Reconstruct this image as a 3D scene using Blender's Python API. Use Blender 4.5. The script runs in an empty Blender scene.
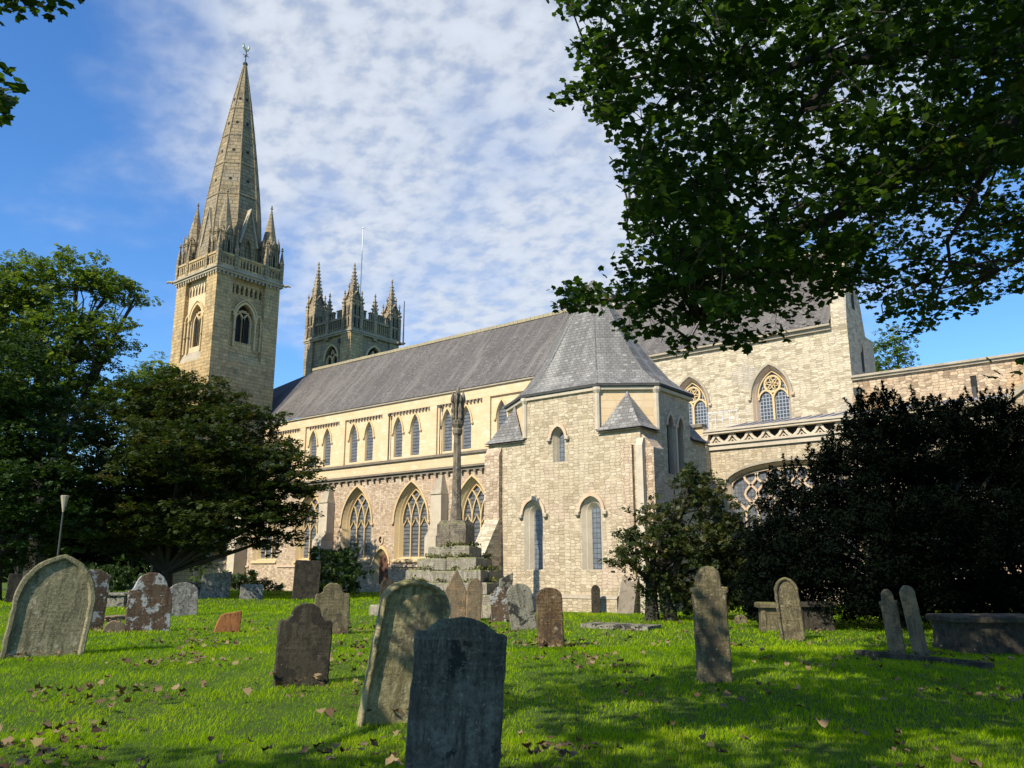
import bpy, math, random
import numpy as np
from mathutils import Vector, Matrix
from mathutils.geometry import tessellate_polygon
R = math.radians
random.seed(7); rng = np.random.default_rng(11)
sc = bpy.context.scene
col = sc.collection

# ------------------------------------------------------------ camera
F_PX, PITCH, PHI, EYE = 820.0, R(12.7), R(51.4), 1.6
cam_d = bpy.data.cameras.new('camera'); cam = bpy.data.objects.new('camera', cam_d); col.objects.link(cam)
cam.location = (0, 0, EYE); cam.rotation_euler = (R(90) + PITCH, 0, R(90) - PHI)
cam_d.sensor_width = 36; cam_d.lens = F_PX / 1024 * 36; cam_d.clip_end = 5000; cam_d.clip_start = .05
sc.camera = cam
# ------------------------------------------------------------ sky and sun
SUN_AZ, SUN_EL = 183.0, 40.0
EXPOSURE = 0.48
world = bpy.data.worlds.new('World'); sc.world = world; world.use_nodes = True
def build_world():
    nt = world.node_tree; nt.nodes.clear(); N = nt.nodes.new; L = nt.links.new
    out = N('ShaderNodeOutputWorld'); bg = N('ShaderNodeBackground'); bg.inputs[1].default_value = 0.070
    sky = N('ShaderNodeTexSky'); sky.sky_type = 'NISHITA'; sky.sun_disc = False
    sky.sun_elevation = R(SUN_EL); sky.sun_rotation = R(SUN_AZ); sky.air_density = 1.0; sky.dust_density = .25; sky.ozone_density = 1.6
    hs = N('ShaderNodeHueSaturation'); hs.inputs['Saturation'].default_value = 1.22; hs.inputs['Value'].default_value = 1.95
    L(sky.outputs[0], hs.inputs['Color'])
    tint = N('ShaderNodeMix'); tint.data_type = 'RGBA'; tint.blend_type = 'MULTIPLY'; tint.inputs[0].default_value = 1; tint.inputs[7].default_value = (.74, .93, 1.14, 1); L(hs.outputs[0], tint.inputs[6])
    tc = N('ShaderNodeTexCoord'); sep = N('ShaderNodeSeparateXYZ'); L(tc.outputs['Generated'], sep.inputs[0])
    # project the direction on a flat cloud layer
    zz = N('ShaderNodeMath'); zz.operation = 'ADD'; zz.inputs[1].default_value = .16; L(sep.outputs[2], zz.inputs[0])
    dx = N('ShaderNodeMath'); dx.operation = 'DIVIDE'; L(sep.outputs[0], dx.inputs[0]); L(zz.outputs[0], dx.inputs[1])
    dy = N('ShaderNodeMath'); dy.operation = 'DIVIDE'; L(sep.outputs[1], dy.inputs[0]); L(zz.outputs[0], dy.inputs[1])
    cb = N('ShaderNodeCombineXYZ'); L(dx.outputs[0], cb.inputs[0]); L(dy.outputs[0], cb.inputs[1])
    def noise(scale, detail, rough, dist=0, off=0):
        mp = N('ShaderNodeMapping'); mp.inputs['Location'].default_value = (off, off * .7, 0); mp.inputs['Rotation'].default_value = (0, 0, .5)
        mp.inputs['Scale'].default_value = (1, 1.15, 1); L(cb.outputs[0], mp.inputs[0])
        n = N('ShaderNodeTexNoise'); n.inputs['Scale'].default_value = scale; n.inputs['Detail'].default_value = detail
        n.inputs['Roughness'].default_value = rough; n.inputs['Distortion'].default_value = dist; L(mp.outputs[0], n.inputs[0]); return n.outputs[0]
    puffs = noise(16, 7, .54, 0); veil = noise(2.2, 5, .55, .1, 3.3)
    # a bank of cloud over the middle of the view: azimuth window around the north-west
    def dotdir(az, el):
        v = N('ShaderNodeVectorMath'); v.operation = 'DOT_PRODUCT'; L(tc.outputs['Generated'], v.inputs[0])
        a, e = R(az), R(el); v.inputs[1].default_value = (math.sin(a) * math.cos(e), math.cos(a) * math.cos(e), math.sin(e)); return v.outputs['Value']
    def ramp(val, a, b, lo=0, hi=1):
        m = N('ShaderNodeMapRange'); m.interpolation_type = 'SMOOTHSTEP'; m.inputs[1].default_value = a; m.inputs[2].default_value = b
        m.inputs[3].default_value = lo; m.inputs[4].default_value = hi; L(val, m.inputs[0]); return m.outputs[0]
    def math2(op, a, b):
        m = N('ShaderNodeMath'); m.operation = op
        for i, q in enumerate((a, b)):
            if isinstance(q, (int, float)): m.inputs[i].default_value = q
            else: L(q, m.inputs[i])
        return m.outputs[0]
    bank = math2('ADD', ramp(dotdir(-35, 36), .79, 1.0), 0)
    bank = math2('MAXIMUM', bank, ramp(dotdir(-28, 62), .72, .98))
    m1 = math2('ADD', math2('MULTIPLY', veil, 1.0), math2('MULTIPLY', bank, .62))
    m1 = ramp(m1, .63, 1.12)
    tex = ramp(math2('ADD', puffs, math2('MULTIPLY', bank, .06)), .34, .62, .62, 1.0)
    mask = math2('MULTIPLY', m1, tex); mask = math2('MULTIPLY', mask, .92)
    shade = ramp(puffs, .35, .7, .90, 1.05)
    cc = N('ShaderNodeMix'); cc.data_type = 'RGBA'; cc.blend_type = 'MULTIPLY'; cc.inputs[0].default_value = 1
    cc.inputs[6].default_value = (7.5, 8.1, 9.0, 1)
    cbw = N('ShaderNodeCombineXYZ'); [L(shade, cbw.inputs[i]) for i in range(3)]; L(cbw.outputs[0], cc.inputs[7])
    mx = N('ShaderNodeMix'); mx.data_type = 'RGBA'; L(mask, mx.inputs[0]); L(tint.outputs[2], mx.inputs[6]); L(cc.outputs[2], mx.inputs[7])
    L(mx.outputs[2], bg.inputs[0]); L(bg.outputs[0], out.inputs[0])
build_world()
sun_d = bpy.data.lights.new('sun', 'SUN'); sun_d.energy = 5.0; sun_d.angle = R(.53); sun_d.color = (1, .90, .75)
sun = bpy.data.objects.new('sun', sun_d); col.objects.link(sun)
_sd = Vector((math.sin(R(SUN_AZ)) * math.cos(R(SUN_EL)), math.cos(R(SUN_AZ)) * math.cos(R(SUN_EL)), math.sin(R(SUN_EL))))
sun.rotation_euler = _sd.to_track_quat('Z', 'Y').to_euler(); sun.location = (0, -20, 40)
sc.view_settings.view_transform = 'Standard'; sc.view_settings.look = 'None'; sc.view_settings.gamma = 1
sc.view_settings.exposure = EXPOSURE; sc.view_settings.use_curve_mapping = False
sc.cycles.max_bounces = 6; sc.cycles.diffuse_bounces = 3; sc.cycles.glossy_bounces = 2; sc.cycles.transmission_bounces = 3; sc.cycles.transparent_max_bounces = 4

# ------------------------------------------------------------ measuring helpers
FW = np.array([-math.cos(PHI), math.sin(PHI), 0]); RT = np.array([math.sin(PHI), math.cos(PHI), 0]); UPV = np.array([0, 0, 1.0])
CF = FW * math.cos(PITCH) + UPV * math.sin(PITCH); CU = -FW * math.sin(PITCH) + UPV * math.cos(PITCH); CC = np.array([0, 0, EYE])
def ray(x, y): return (x - 512) * RT + (384 - y) * CU + F_PX * CF
def at(x, y, dep): d = ray(x, y); return CC + d * dep / (d @ FW)
def gr(x, y, z=0): d = ray(x, y); return CC + d * (z - EYE) / d[2]
def fr(fw, rt, z=0): return FW * fw + RT * rt + UPV * z
def dep(p): return float(np.dot(np.asarray(p) - CC, FW))
def pxm(p): return F_PX / float(np.dot(np.asarray(p) - CC, CF))       # pixels per metre there

# ------------------------------------------------------------ object helpers
def tag(o, label=None, cat=None, group=None, kind=None):
    if label: o['label'] = label
    if cat: o['category'] = cat
    if group: o['group'] = group
    if kind: o['kind'] = kind
    return o
def empty(name, loc=(0, 0, 0), rz=0):
    o = bpy.data.objects.new(name, None); col.objects.link(o); o.location = loc; o.rotation_euler = (0, 0, rz); o.empty_display_size = .3; return o
class MB:
    def __init__(s): s.v = []; s.f = []; s.m = []; s.cur = 0
    def add(s, pts, faces, m=None):
        b = len(s.v); s.v += [tuple(map(float, p)) for p in pts]
        for f in faces: s.f.append(tuple(b + i for i in f)); s.m.append(s.cur if m is None else m)
    def box(s, x0, x1, y0, y1, z0, z1, m=None):
        s.add([(x0,y0,z0),(x1,y0,z0),(x1,y1,z0),(x0,y1,z0),(x0,y0,z1),(x1,y0,z1),(x1,y1,z1),(x0,y1,z1)],
              [(0,3,2,1),(4,5,6,7),(0,1,5,4),(1,2,6,5),(2,3,7,6),(3,0,4,7)], m)
    def hexa(s, b4, t4, m=None):
        s.add(list(b4) + list(t4), [(3,2,1,0),(4,5,6,7),(0,1,5,4),(1,2,6,5),(2,3,7,6),(3,0,4,7)], m)
    def loft(s, rings, m=None, cap0=False, cap1=True, closed=True):
        n = len(rings[0]); pts = [p for r in rings for p in r]; fs = []
        for k in range(len(rings) - 1):
            for i in range(n if closed else n - 1):
                j = (i + 1) % n; fs.append((k*n+i, k*n+j, (k+1)*n+j, (k+1)*n+i))
        if cap0: fs.append(tuple(range(n))[::-1])
        if cap1: fs.append(tuple((len(rings)-1)*n + i for i in range(n)))
        s.add(pts, fs, m)
    def lathe(s, cx, cy, prof, n=8, rot=math.pi/8, m=None, cap1=True):
        s.loft([[(cx + r*math.cos(rot + 2*math.pi*i/n), cy + r*math.sin(rot + 2*math.pi*i/n), z) for i in range(n)] for r, z in prof], m, False, cap1)
    def tube(s, pts, rads, n=7, m=None):
        pts = [Vector(p) for p in pts]; rings = []
        for i, p in enumerate(pts):
            d = (pts[min(i+1, len(pts)-1)] - pts[max(i-1, 0)]).normalized()
            a = d.cross(Vector((0.31, .17, 1)) if abs(d.z) < .9 else Vector((1, .2, .1))).normalized(); b = d.cross(a)
            rings.append([p + (a*math.cos(2*math.pi*k/n) + b*math.sin(2*math.pi*k/n)) * rads[i] for k in range(n)])
        s.loft(rings, m)
    def build(s, name, mats, parent=None, smooth=False, loc=None, rot=None):
        me = bpy.data.meshes.new(name); me.from_pydata(s.v, [], s.f)
        if not isinstance(mats, (list, tuple)): mats = [mats]
        for q in mats: me.materials.append(q)
        if len(mats) > 1: me.polygons.foreach_set('material_index', s.m)
        me.update()
        uvl = me.uv_layers.new(name='UVMap').data
        for p in me.polygons:
            n = p.normal
            if abs(n.z) > .97: t = Vector((1, 0, 0)); w = Vector((0, 1, 0))
            else:
                t = Vector((0, 0, 1)).cross(n).normalized(); w = n.cross(t)
            for li in p.loop_indices:
                c = me.vertices[me.loops[li].vertex_index].co; uvl[li].uv = (c.dot(t), c.dot(w))
        if smooth: me.polygons.foreach_set('use_smooth', [True]*len(me.polygons))
        o = bpy.data.objects.new(name, me); col.objects.link(o)
        if parent: o.parent = parent
        if loc is not None: o.location = loc
        if rot is not None: o.rotation_euler = rot
        return o

# ------------------------------------------------------------ materials
def mat(name):
    m = bpy.data.materials.new(name); m.use_nodes = True; nt = m.node_tree; nt.nodes.clear()
    out = nt.nodes.new('ShaderNodeOutputMaterial'); b = nt.nodes.new('ShaderNodeBsdfPrincipled'); nt.links.new(b.outputs[0], out.inputs[0])
    b.inputs['Roughness'].default_value = .9; b.inputs['Specular IOR Level'].default_value = .25
    return m, nt, b, out
class G:                                                    # small node graph helper
    def __init__(s, nt): s.nt = nt; s.N = nt.nodes.new; s.L = nt.links.new
    def coord(s, kind='UV', scale=(1,1,1), loc=(0,0,0), rot=(0,0,0)):
        t = s.N('ShaderNodeTexCoord'); m = s.N('ShaderNodeMapping'); m.inputs['Scale'].default_value = scale; m.inputs['Location'].default_value = loc
        m.inputs['Rotation'].default_value = rot; s.L(t.outputs[kind], m.inputs[0]); return m.outputs[0]
    def noise(s, vec, scale, detail=4, rough=.6, dist=0, out=0):
        n = s.N('ShaderNodeTexNoise'); n.inputs['Scale'].default_value = scale; n.inputs['Detail'].default_value = detail
        n.inputs['Roughness'].default_value = rough; n.inputs['Distortion'].default_value = dist; s.L(vec, n.inputs[0]); return n.outputs[out]
    def vor(s, vec, scale, feat='F1', out=0, rand=1.0):
        n = s.N('ShaderNodeTexVoronoi'); n.feature = feat; n.inputs['Scale'].default_value = scale; n.inputs['Randomness'].default_value = rand; s.L(vec, n.inputs[0]); return n.outputs[out]
    def rng(s, val, a, b, lo=0, hi=1):
        m = s.N('ShaderNodeMapRange'); m.interpolation_type = 'SMOOTHSTEP'; s.L(val, m.inputs[0])
        for i, q in enumerate((a, b, lo, hi)): m.inputs[i+1].default_value = q
        return m.outputs[0]
    def mix(s, fac, a, b, mode='MIX'):
        m = s.N('ShaderNodeMix'); m.data_type = 'RGBA'; m.blend_type = mode
        for i, q in ((0, fac), (6, a), (7, b)):
            if isinstance(q, (int, float)): m.inputs[i].default_value = q
            elif isinstance(q, tuple): m.inputs[i].default_value = q + (1,) if len(q) == 3 else q
            else: s.L(q, m.inputs[i])
        return m.outputs[2]
    def m2(s, op, a, b=0.0):
        m = s.N('ShaderNodeMath'); m.operation = op
        for i, q in enumerate((a, b)):
            if isinstance(q, (int, float)): m.inputs[i].default_value = q
            else: s.L(q, m.inputs[i])
        return m.outputs[0]
    def ramp(s, val, stops):
        r = s.N('ShaderNodeValToRGB'); e = r.color_ramp.elements
        while len(e) < len(stops): e.new(.5)
        for k, (p, c) in enumerate(stops): e[k].position = p; e[k].color = c + (1,)
        s.L(val, r.inputs[0]); return r.outputs[0]
    def bump(s, h, strength, dist, bsdf):
        b = s.N('ShaderNodeBump'); b.inputs['Strength'].default_value = strength; b.inputs['Distance'].default_value = dist
        s.L(h, b.inputs['Height']); s.L(b.outputs[0], bsdf.inputs['Normal'])
def cheb(g, vec, feat, out):
    n = g.N('ShaderNodeTexVoronoi'); n.feature = feat; n.distance = 'CHEBYCHEV'; n.voronoi_dimensions = '2D'; n.inputs['Scale'].default_value = 1; n.inputs['Randomness'].default_value = .62
    g.L(vec, n.inputs[0]); return n.outputs[out]
def masonry(name, c1, c2, c3, mortar, bw, bh, msize=.02, wob=.05, stain=(.13,.12,.09), stain_amt=.35, patch=None, bumpd=.03, odd=.5, rub=False, streak=.35):
    m, nt, b, o = mat(name); g = G(nt)
    uv = g.coord('UV')
    nz = g.noise(uv, 1.6, 3, .6, 0, 1); sub = g.N('ShaderNodeVectorMath'); sub.operation = 'SUBTRACT'; g.L(nz, sub.inputs[0]); sub.inputs[1].default_value = (.5,.5,.5)
    scl = g.N('ShaderNodeVectorMath'); scl.operation = 'SCALE'; scl.inputs['Scale'].default_value = wob * 4; g.L(sub.outputs[0], scl.inputs[0])
    ad = g.N('ShaderNodeVectorMath'); ad.operation = 'ADD'; g.L(uv, ad.inputs[0]); g.L(scl.outputs[0], ad.inputs[1])
    br = g.N('ShaderNodeTexBrick'); br.inputs['Scale'].default_value = 1; br.inputs['Brick Width'].default_value = bw; br.inputs['Row Height'].default_value = bh
    br.inputs['Mortar Size'].default_value = msize; br.inputs['Mortar Smooth'].default_value = .35; br.offset = odd; br.squash = .7; br.squash_frequency = 3
    br.inputs['Color1'].default_value = (0,0,0,1); br.inputs['Color2'].default_value = (1,1,1,1); br.inputs['Mortar'].default_value = (.5,.5,.5,1)
    g.L(ad.outputs[0], br.inputs[0])
    cells = g.vor(ad.outputs[0], 1.6 / bw, 'F1', 1)      # second, uneven division of the stones
    csep = g.N('ShaderNodeSeparateColor'); g.L(cells, csep.inputs[0])
    rn = g.m2('ADD', g.m2('MULTIPLY', br.outputs[0], .6), g.m2('MULTIPLY', csep.outputs[0], .4))
    if rub:
        sc1 = g.N('ShaderNodeVectorMath'); sc1.operation = 'MULTIPLY'; g.L(ad.outputs[0], sc1.inputs[0]); sc1.inputs[1].default_value = (1/bw, 1/bh, 1)
        cs2 = g.N('ShaderNodeSeparateColor'); g.L(cheb(g, sc1.outputs[0], 'F1', 1), cs2.inputs[0]); rn = cs2.outputs[0]
    base = g.ramp(rn, [(0.08, c1), (.42, c2), (.68, c2), (.95, c3)])
    if patch: base = g.mix(g.rng(g.noise(uv, .35, 4, .62, .4), .52, .66, 0, .75), base, patch)
    big = g.noise(uv, .28, 6, .65, .2); base = g.mix(g.rng(big, .30, .75, 0, .3), base, c3)
    st = g.coord('UV', (1.3, .12, 1)); s2 = g.noise(st, 1.1, 5, .7)
    base = g.mix(g.rng(s2, .50, .82, 0, streak), base, stain)
    sp = g.noise(uv, 7, 6, .75); base = g.mix(g.rng(sp, .45, .75, 0, stain_amt), base, stain)
    if name.endswith('_ashlar') and name != 'yellow_ashlar': base = g.mix(g.rng(g.noise(uv, .9, 8, .8, .4), .50, .66, 0, .7), base, tuple(q*1.35 for q in stain))
    mort = g.m2('MULTIPLY', br.outputs[1], 1.0)
    if rub:
        sc2 = g.N('ShaderNodeVectorMath'); sc2.operation = 'MULTIPLY'; g.L(ad.outputs[0], sc2.inputs[0]); sc2.inputs[1].default_value = (1/bw, 1/bh, 1)
        d1, d2 = cheb(g, sc2.outputs[0], 'F1', 0), cheb(g, sc2.outputs[0], 'F2', 0)
        mort = g.rng(g.m2('SUBTRACT', d2, d1), .03, .14, 1, 0)
        mort = g.m2('MULTIPLY', mort, g.rng(g.noise(uv, 1.7, 3, .6), .3, .62, .24, .70))
    base = g.mix(g.m2('MULTIPLY', mort, .8), base, mortar)
    g.L(base, b.inputs['Base Color'])
    h = g.m2('ADD', g.m2('SUBTRACT', g.m2('MULTIPLY', g.noise(uv, 9, 5, .7), .7), g.m2('MULTIPLY', mort, 1.0)), g.m2('MULTIPLY', csep.outputs[1], .5))
    g.bump(h, .9, bumpd, b); return m
def slate_mat(name, a, b_, c, lich, up=.0):
    m, nt, b, o = mat(name); g = G(nt); uv = g.coord('UV')
    br = g.N('ShaderNodeTexBrick'); br.inputs['Scale'].default_value = 1; br.inputs['Brick Width'].default_value = .22; br.inputs['Row Height'].default_value = .15
    br.inputs['Mortar Size'].default_value = .014; br.inputs['Color1'].default_value = (0,0,0,1); br.inputs['Color2'].default_value = (1,1,1,1); br.inputs['Mortar'].default_value = (.3,.3,.3,1); g.L(uv, br.inputs[0])
    base = g.ramp(br.outputs[0], [(0, a), (.35, b_), (.8, b_), (1, c)])
    st = g.coord('UV', (1.6, .16, 1)); base = g.mix(g.rng(g.noise(st, .9, 6, .75), .44, .66, 0, .85), base, c)
    base = g.mix(g.rng(g.noise(uv, .22, 4, .6), .4, .7, 0, .45), base, a)
    base = g.mix(g.rng(g.noise(uv, 3.5, 6, .75), .54, .70, 0, .3), base, lich)
    base = g.mix(g.m2('MULTIPLY', br.outputs[1], .42), base, (.05,.048,.045))
    g.L(base, b.inputs['Base Color']); b.inputs['Roughness'].default_value = .75; b.inputs['Specular IOR Level'].default_value = .2
    g.bump(g.m2('SUBTRACT', g.m2('MULTIPLY', br.outputs[0], .5), br.outputs[1]), .8, .025, b); return m
def plain_stone(name, c1, c2, dark, bumpd=.02, amt=.5):
    m, nt, b, o = mat(name); g = G(nt); uv = g.coord('Object')
    base = g.mix(g.rng(g.noise(uv, 1.3, 6, .65), .3, .7), c1, c2)
    base = g.mix(g.rng(g.noise(uv, 6, 6, .75), .48, .72, 0, amt), base, dark)
    g.L(base, b.inputs['Base Color']); g.bump(g.noise(uv, 12, 5, .7), .6, bumpd, b); return m
M = {}
M['rubble'] = masonry('cream_rubble_stone', (.34,.275,.17), (.46,.38,.255), (.56,.475,.325), (.22,.175,.12), .25, .125, .018, .014, (.26,.21,.15), .35, (.50,.38,.28), .025, rub=True, streak=.22)
M['rubble_old'] = masonry('choir_rubble_stone', (.31,.255,.165), (.50,.43,.295), (.63,.54,.38), (.30,.24,.16), .36, .125, .018, .018, (.24,.20,.13), .5, (.40,.36,.30), .03, rub=True, streak=.3)
M['pinkish'] = masonry('pink_aisle_rubble', (.31,.225,.145), (.48,.37,.25), (.62,.50,.36), (.24,.175,.115), .22, .12, .018, .018, (.28,.20,.14), .35, (.50,.36,.24), .03, rub=True, streak=.2)
M['orange'] = masonry('lady_chapel_rubble', (.25,.18,.11), (.48,.36,.23), (.62,.47,.30), (.15,.12,.09), .30, .14, .02, .02, (.15,.13,.11), .5, (.52,.32,.14), .04, rub=True, streak=.4)
M['ashlar'] = masonry('yellow_ashlar', (.56,.41,.22), (.61,.455,.265), (.66,.53,.35), (.50,.39,.23), .75, .32, .008, .004, (.42,.32,.19), .22, None, .006, streak=.3)
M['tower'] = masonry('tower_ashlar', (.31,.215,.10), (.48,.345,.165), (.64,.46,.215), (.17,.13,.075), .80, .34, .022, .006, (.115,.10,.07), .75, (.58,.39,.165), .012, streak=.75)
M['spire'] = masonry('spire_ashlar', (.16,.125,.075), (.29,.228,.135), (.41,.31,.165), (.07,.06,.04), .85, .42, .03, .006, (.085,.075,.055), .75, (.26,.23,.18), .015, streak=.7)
M['jasper'] = masonry('jasper_ashlar', (.21,.17,.115), (.34,.28,.185), (.47,.35,.19), (.09,.075,.055), .75, .36, .02, .006, (.06,.052,.04), .75, (.46,.33,.16), .012, streak=.85)
M['trim'] = plain_stone('weathered_trim_stone', (.42,.36,.25), (.30,.26,.19), (.12,.11,.09))
M['darktrim'] = plain_stone('black_weathered_trim', (.24,.20,.145), (.17,.145,.105), (.07,.062,.05), .02, .7)
M['dressed'] = plain_stone('yellow_dressed_stone', (.60,.44,.21), (.54,.42,.24), (.33,.26,.16), .006, .3)
M['pale'] = plain_stone('pale_dressed_stone', (.54,.47,.35), (.44,.38,.28), (.25,.22,.17), .008, .35)
M['pinkdress'] = plain_stone('pink_dressed_stone', (.52,.37,.25), (.56,.45,.31), (.28,.21,.15), .01, .4)
M['slate'] = slate_mat('nave_slate', (.085,.077,.07), (.118,.107,.098), (.20,.182,.16), (.27,.235,.165))
M['slate2'] = slate_mat('chapter_slate', (.125,.12,.108), (.165,.158,.145), (.31,.30,.27), (.30,.285,.23))
M['slate3'] = slate_mat('shade_dark_slate', (.05,.052,.06), (.07,.07,.08), (.10,.10,.11), (.12,.12,.11))  # dark tone paints the tower's shade into the west bay roof
M['lead'] = plain_stone('lead_sheet', (.22,.225,.25), (.28,.265,.26), (.14,.14,.16), .004, .3)
M['dark'] = plain_stone('painted_inner_shade', (.02,.02,.02), (.03,.028,.025), (.01,.01,.01), .002)  # near-black colour painted as the shade inside openings and recesses
M['gutter'] = plain_stone('dark_gutter_metal', (.05,.055,.05), (.07,.07,.065), (.02,.02,.02), .002)
M['door'] = plain_stone('brown_oak', (.10,.045,.03), (.14,.07,.045), (.04,.02,.015), .01)
def glass_mat(name, glass, line, du, dv, wu, wv):
    m, nt, b, o = mat(name); g = G(nt); t = g.N('ShaderNodeTexCoord'); s = g.N('ShaderNodeSeparateXYZ'); g.L(t.outputs['UV'], s.inputs[0])
    def lines(v, d, w):
        p = g.m2('PINGPONG', v, d / 2); return g.rng(p, w * .5, w, 1, 0)
    k = lines(s.outputs[1], dv, wv)
    if du: k = g.m2('MAXIMUM', k, lines(s.outputs[0], du, wu))
    n = g.noise(t.outputs['UV'], 3.0, 3, .6)
    col_ = g.mix(g.rng(n, .3, .7), glass, tuple(q * .55 for q in glass)); col_ = g.mix(k, col_, line)
    g.L(col_, b.inputs['Base Color']); b.inputs['Roughness'].default_value = .38; b.inputs['Specular IOR Level'].default_value = .5
    g.bump(g.noise(t.outputs['UV'], 6, 2, .5), .3, .02, b); return m
M['glass'] = glass_mat('leaded_glass_bars', (.15,.16,.17), (.03,.03,.03), 0, .26, 0, .045)
M['lattice'] = glass_mat('leaded_lattice_glass', (.05,.06,.075), (.33,.35,.36), .19, .21, .022, .022)
M['cglass'] = glass_mat('lancet_glass', (.16,.18,.20), (.05,.05,.05), .17, .2, .015, .02)

# gravestones
def grave_mat(name, c1, c2, lichen, lamt, blotch=None, bamt=.0, moss=0.0, ls=9):
    m, nt, b, o = mat(name); g = G(nt); oi = g.N('ShaderNodeObjectInfo')
    t = g.N('ShaderNodeTexCoord'); ad = g.N('ShaderNodeVectorMath'); ad.operation = 'ADD'; g.L(t.outputs['Object'], ad.inputs[0])
    cb = g.N('ShaderNodeCombineXYZ'); k = g.m2('MULTIPLY', oi.outputs['Random'], 40.0); [g.L(k, cb.inputs[i]) for i in range(3)]; g.L(cb.outputs[0], ad.inputs[1]); v = ad.outputs[0]
    base = g.mix(g.rng(g.noise(v, 3, 7, .7, .3), .36, .64), c1, c2)
    base = g.mix(g.rng(g.noise(v, 22, 8, .85), .42, .62, 0, .7), base, tuple(q*.38 for q in c1)); base = g.mix(g.rng(g.noise(v, 31, 8, .85), .54, .66, 0, .5), base, tuple(min(1, q*2.1) for q in c2))
    mp = g.N('ShaderNodeMapping'); mp.inputs['Scale'].default_value = (2.2, 2.2, .35); g.L(v, mp.inputs[0])
    base = g.mix(g.rng(g.noise(mp.outputs[0], 5, 7, .8), .46, .62, 0, .75), base, tuple(q*.30 for q in c1))
    if blotch: base = g.mix(g.rng(g.noise(v, 3.6, 8, .68, .2), .60-bamt*.2, .64-bamt*.2, 0, .95), base, blotch)
    base = g.mix(g.rng(g.noise(v, ls, 7, .68), .68-lamt*.22, .72-lamt*.22, 0, .85), base, lichen)
    if moss:
        geo = g.N('ShaderNodeNewGeometry'); s = g.N('ShaderNodeSeparateXYZ'); g.L(geo.outputs['Normal'], s.inputs[0])
        base = g.mix(g.m2('MULTIPLY', g.rng(s.outputs[2], .25, .8), g.rng(g.noise(v, 8, 4, .6), .42, .55, 0, moss)), base, (.13,.15,.02))
    # worn lines of carved lettering
    s3 = g.N('ShaderNodeSeparateXYZ'); g.L(t.outputs['Object'], s3.inputs[0]); rows = g.rng(g.m2('PINGPONG', s3.outputs[2], .038), .010, .017, 0, 1)
    m4 = g.N('ShaderNodeMapping'); m4.inputs['Scale'].default_value = (1, .2, .35); g.L(v, m4.inputs[0]); let = g.rng(g.noise(m4.outputs[0], 62, 2, .5), .47, .53, 0, 1)
    band = g.m2('MULTIPLY', g.rng(s3.outputs[2], .34, .40), g.rng(g.noise(v, 2.2, 3, .6), .42, .54, 0, 1)); car = g.m2('MULTIPLY', g.m2('MULTIPLY', rows, let), band)
    base = g.mix(g.m2('MULTIPLY', car, .32), base, tuple(q*.35 for q in c1))
    g.L(base, b.inputs['Base Color']); g.bump(g.m2('SUBTRACT', g.m2('ADD', g.noise(v, 34, 6, .8), g.m2('MULTIPLY', g.noise(v, 6, 4, .6), 1.6)), g.m2('MULTIPLY', car, .5)), .9, .016, b); return m
GM = {
 'pale': grave_mat('pale_green_stone', (.23,.21,.12), (.31,.275,.165), (.18,.19,.09), .4, (.36,.31,.21), .15, .9),
 'grey': grave_mat('dark_grey_stone', (.115,.11,.082), (.185,.178,.135), (.28,.27,.20), .30, (.022,.024,.022), .15, .3, 26),
 'dark': grave_mat('black_weathered_stone', (.085,.072,.048), (.06,.05,.033), (.22,.20,.15), .15, (.03,.025,.018), .4),
 'olive': grave_mat('olive_stone', (.15,.125,.065), (.215,.18,.10), (.26,.25,.15), .35, (.08,.065,.04), .4, .6),
 'brown': grave_mat('brown_white_lichen_stone', (.15,.095,.055), (.11,.08,.05), (.42,.42,.38), .25, (.36,.37,.35), .38, ls=13),
 'lean': grave_mat('leaning_olive_stone', (.32,.27,.13), (.40,.345,.19), (.42,.40,.25), .35, (.13,.11,.07), .3, .5, 15),
 'rust': grave_mat('rust_brown_stone', (.14,.085,.04), (.20,.14,.075), (.34,.31,.22), .35, (.065,.045,.03), .4),
 'white': grave_mat('white_mottled_stone', (.40,.38,.32), (.26,.245,.20), (.07,.062,.05), .65, (.12,.115,.10), .35),
 'orange': grave_mat('orange_sandstone', (.42,.17,.055), (.30,.12,.045), (.42,.34,.22), .2),
 'sand': grave_mat('buff_sandstone', (.27,.20,.12), (.20,.155,.095), (.13,.13,.08), .4, (.30,.19,.10), .2),
 'blot': grave_mat('grey_black_blotched_stone', (.23,.215,.16), (.29,.27,.20), (.10,.10,.08), .3, (.025,.025,.022), .35),
}
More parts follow.
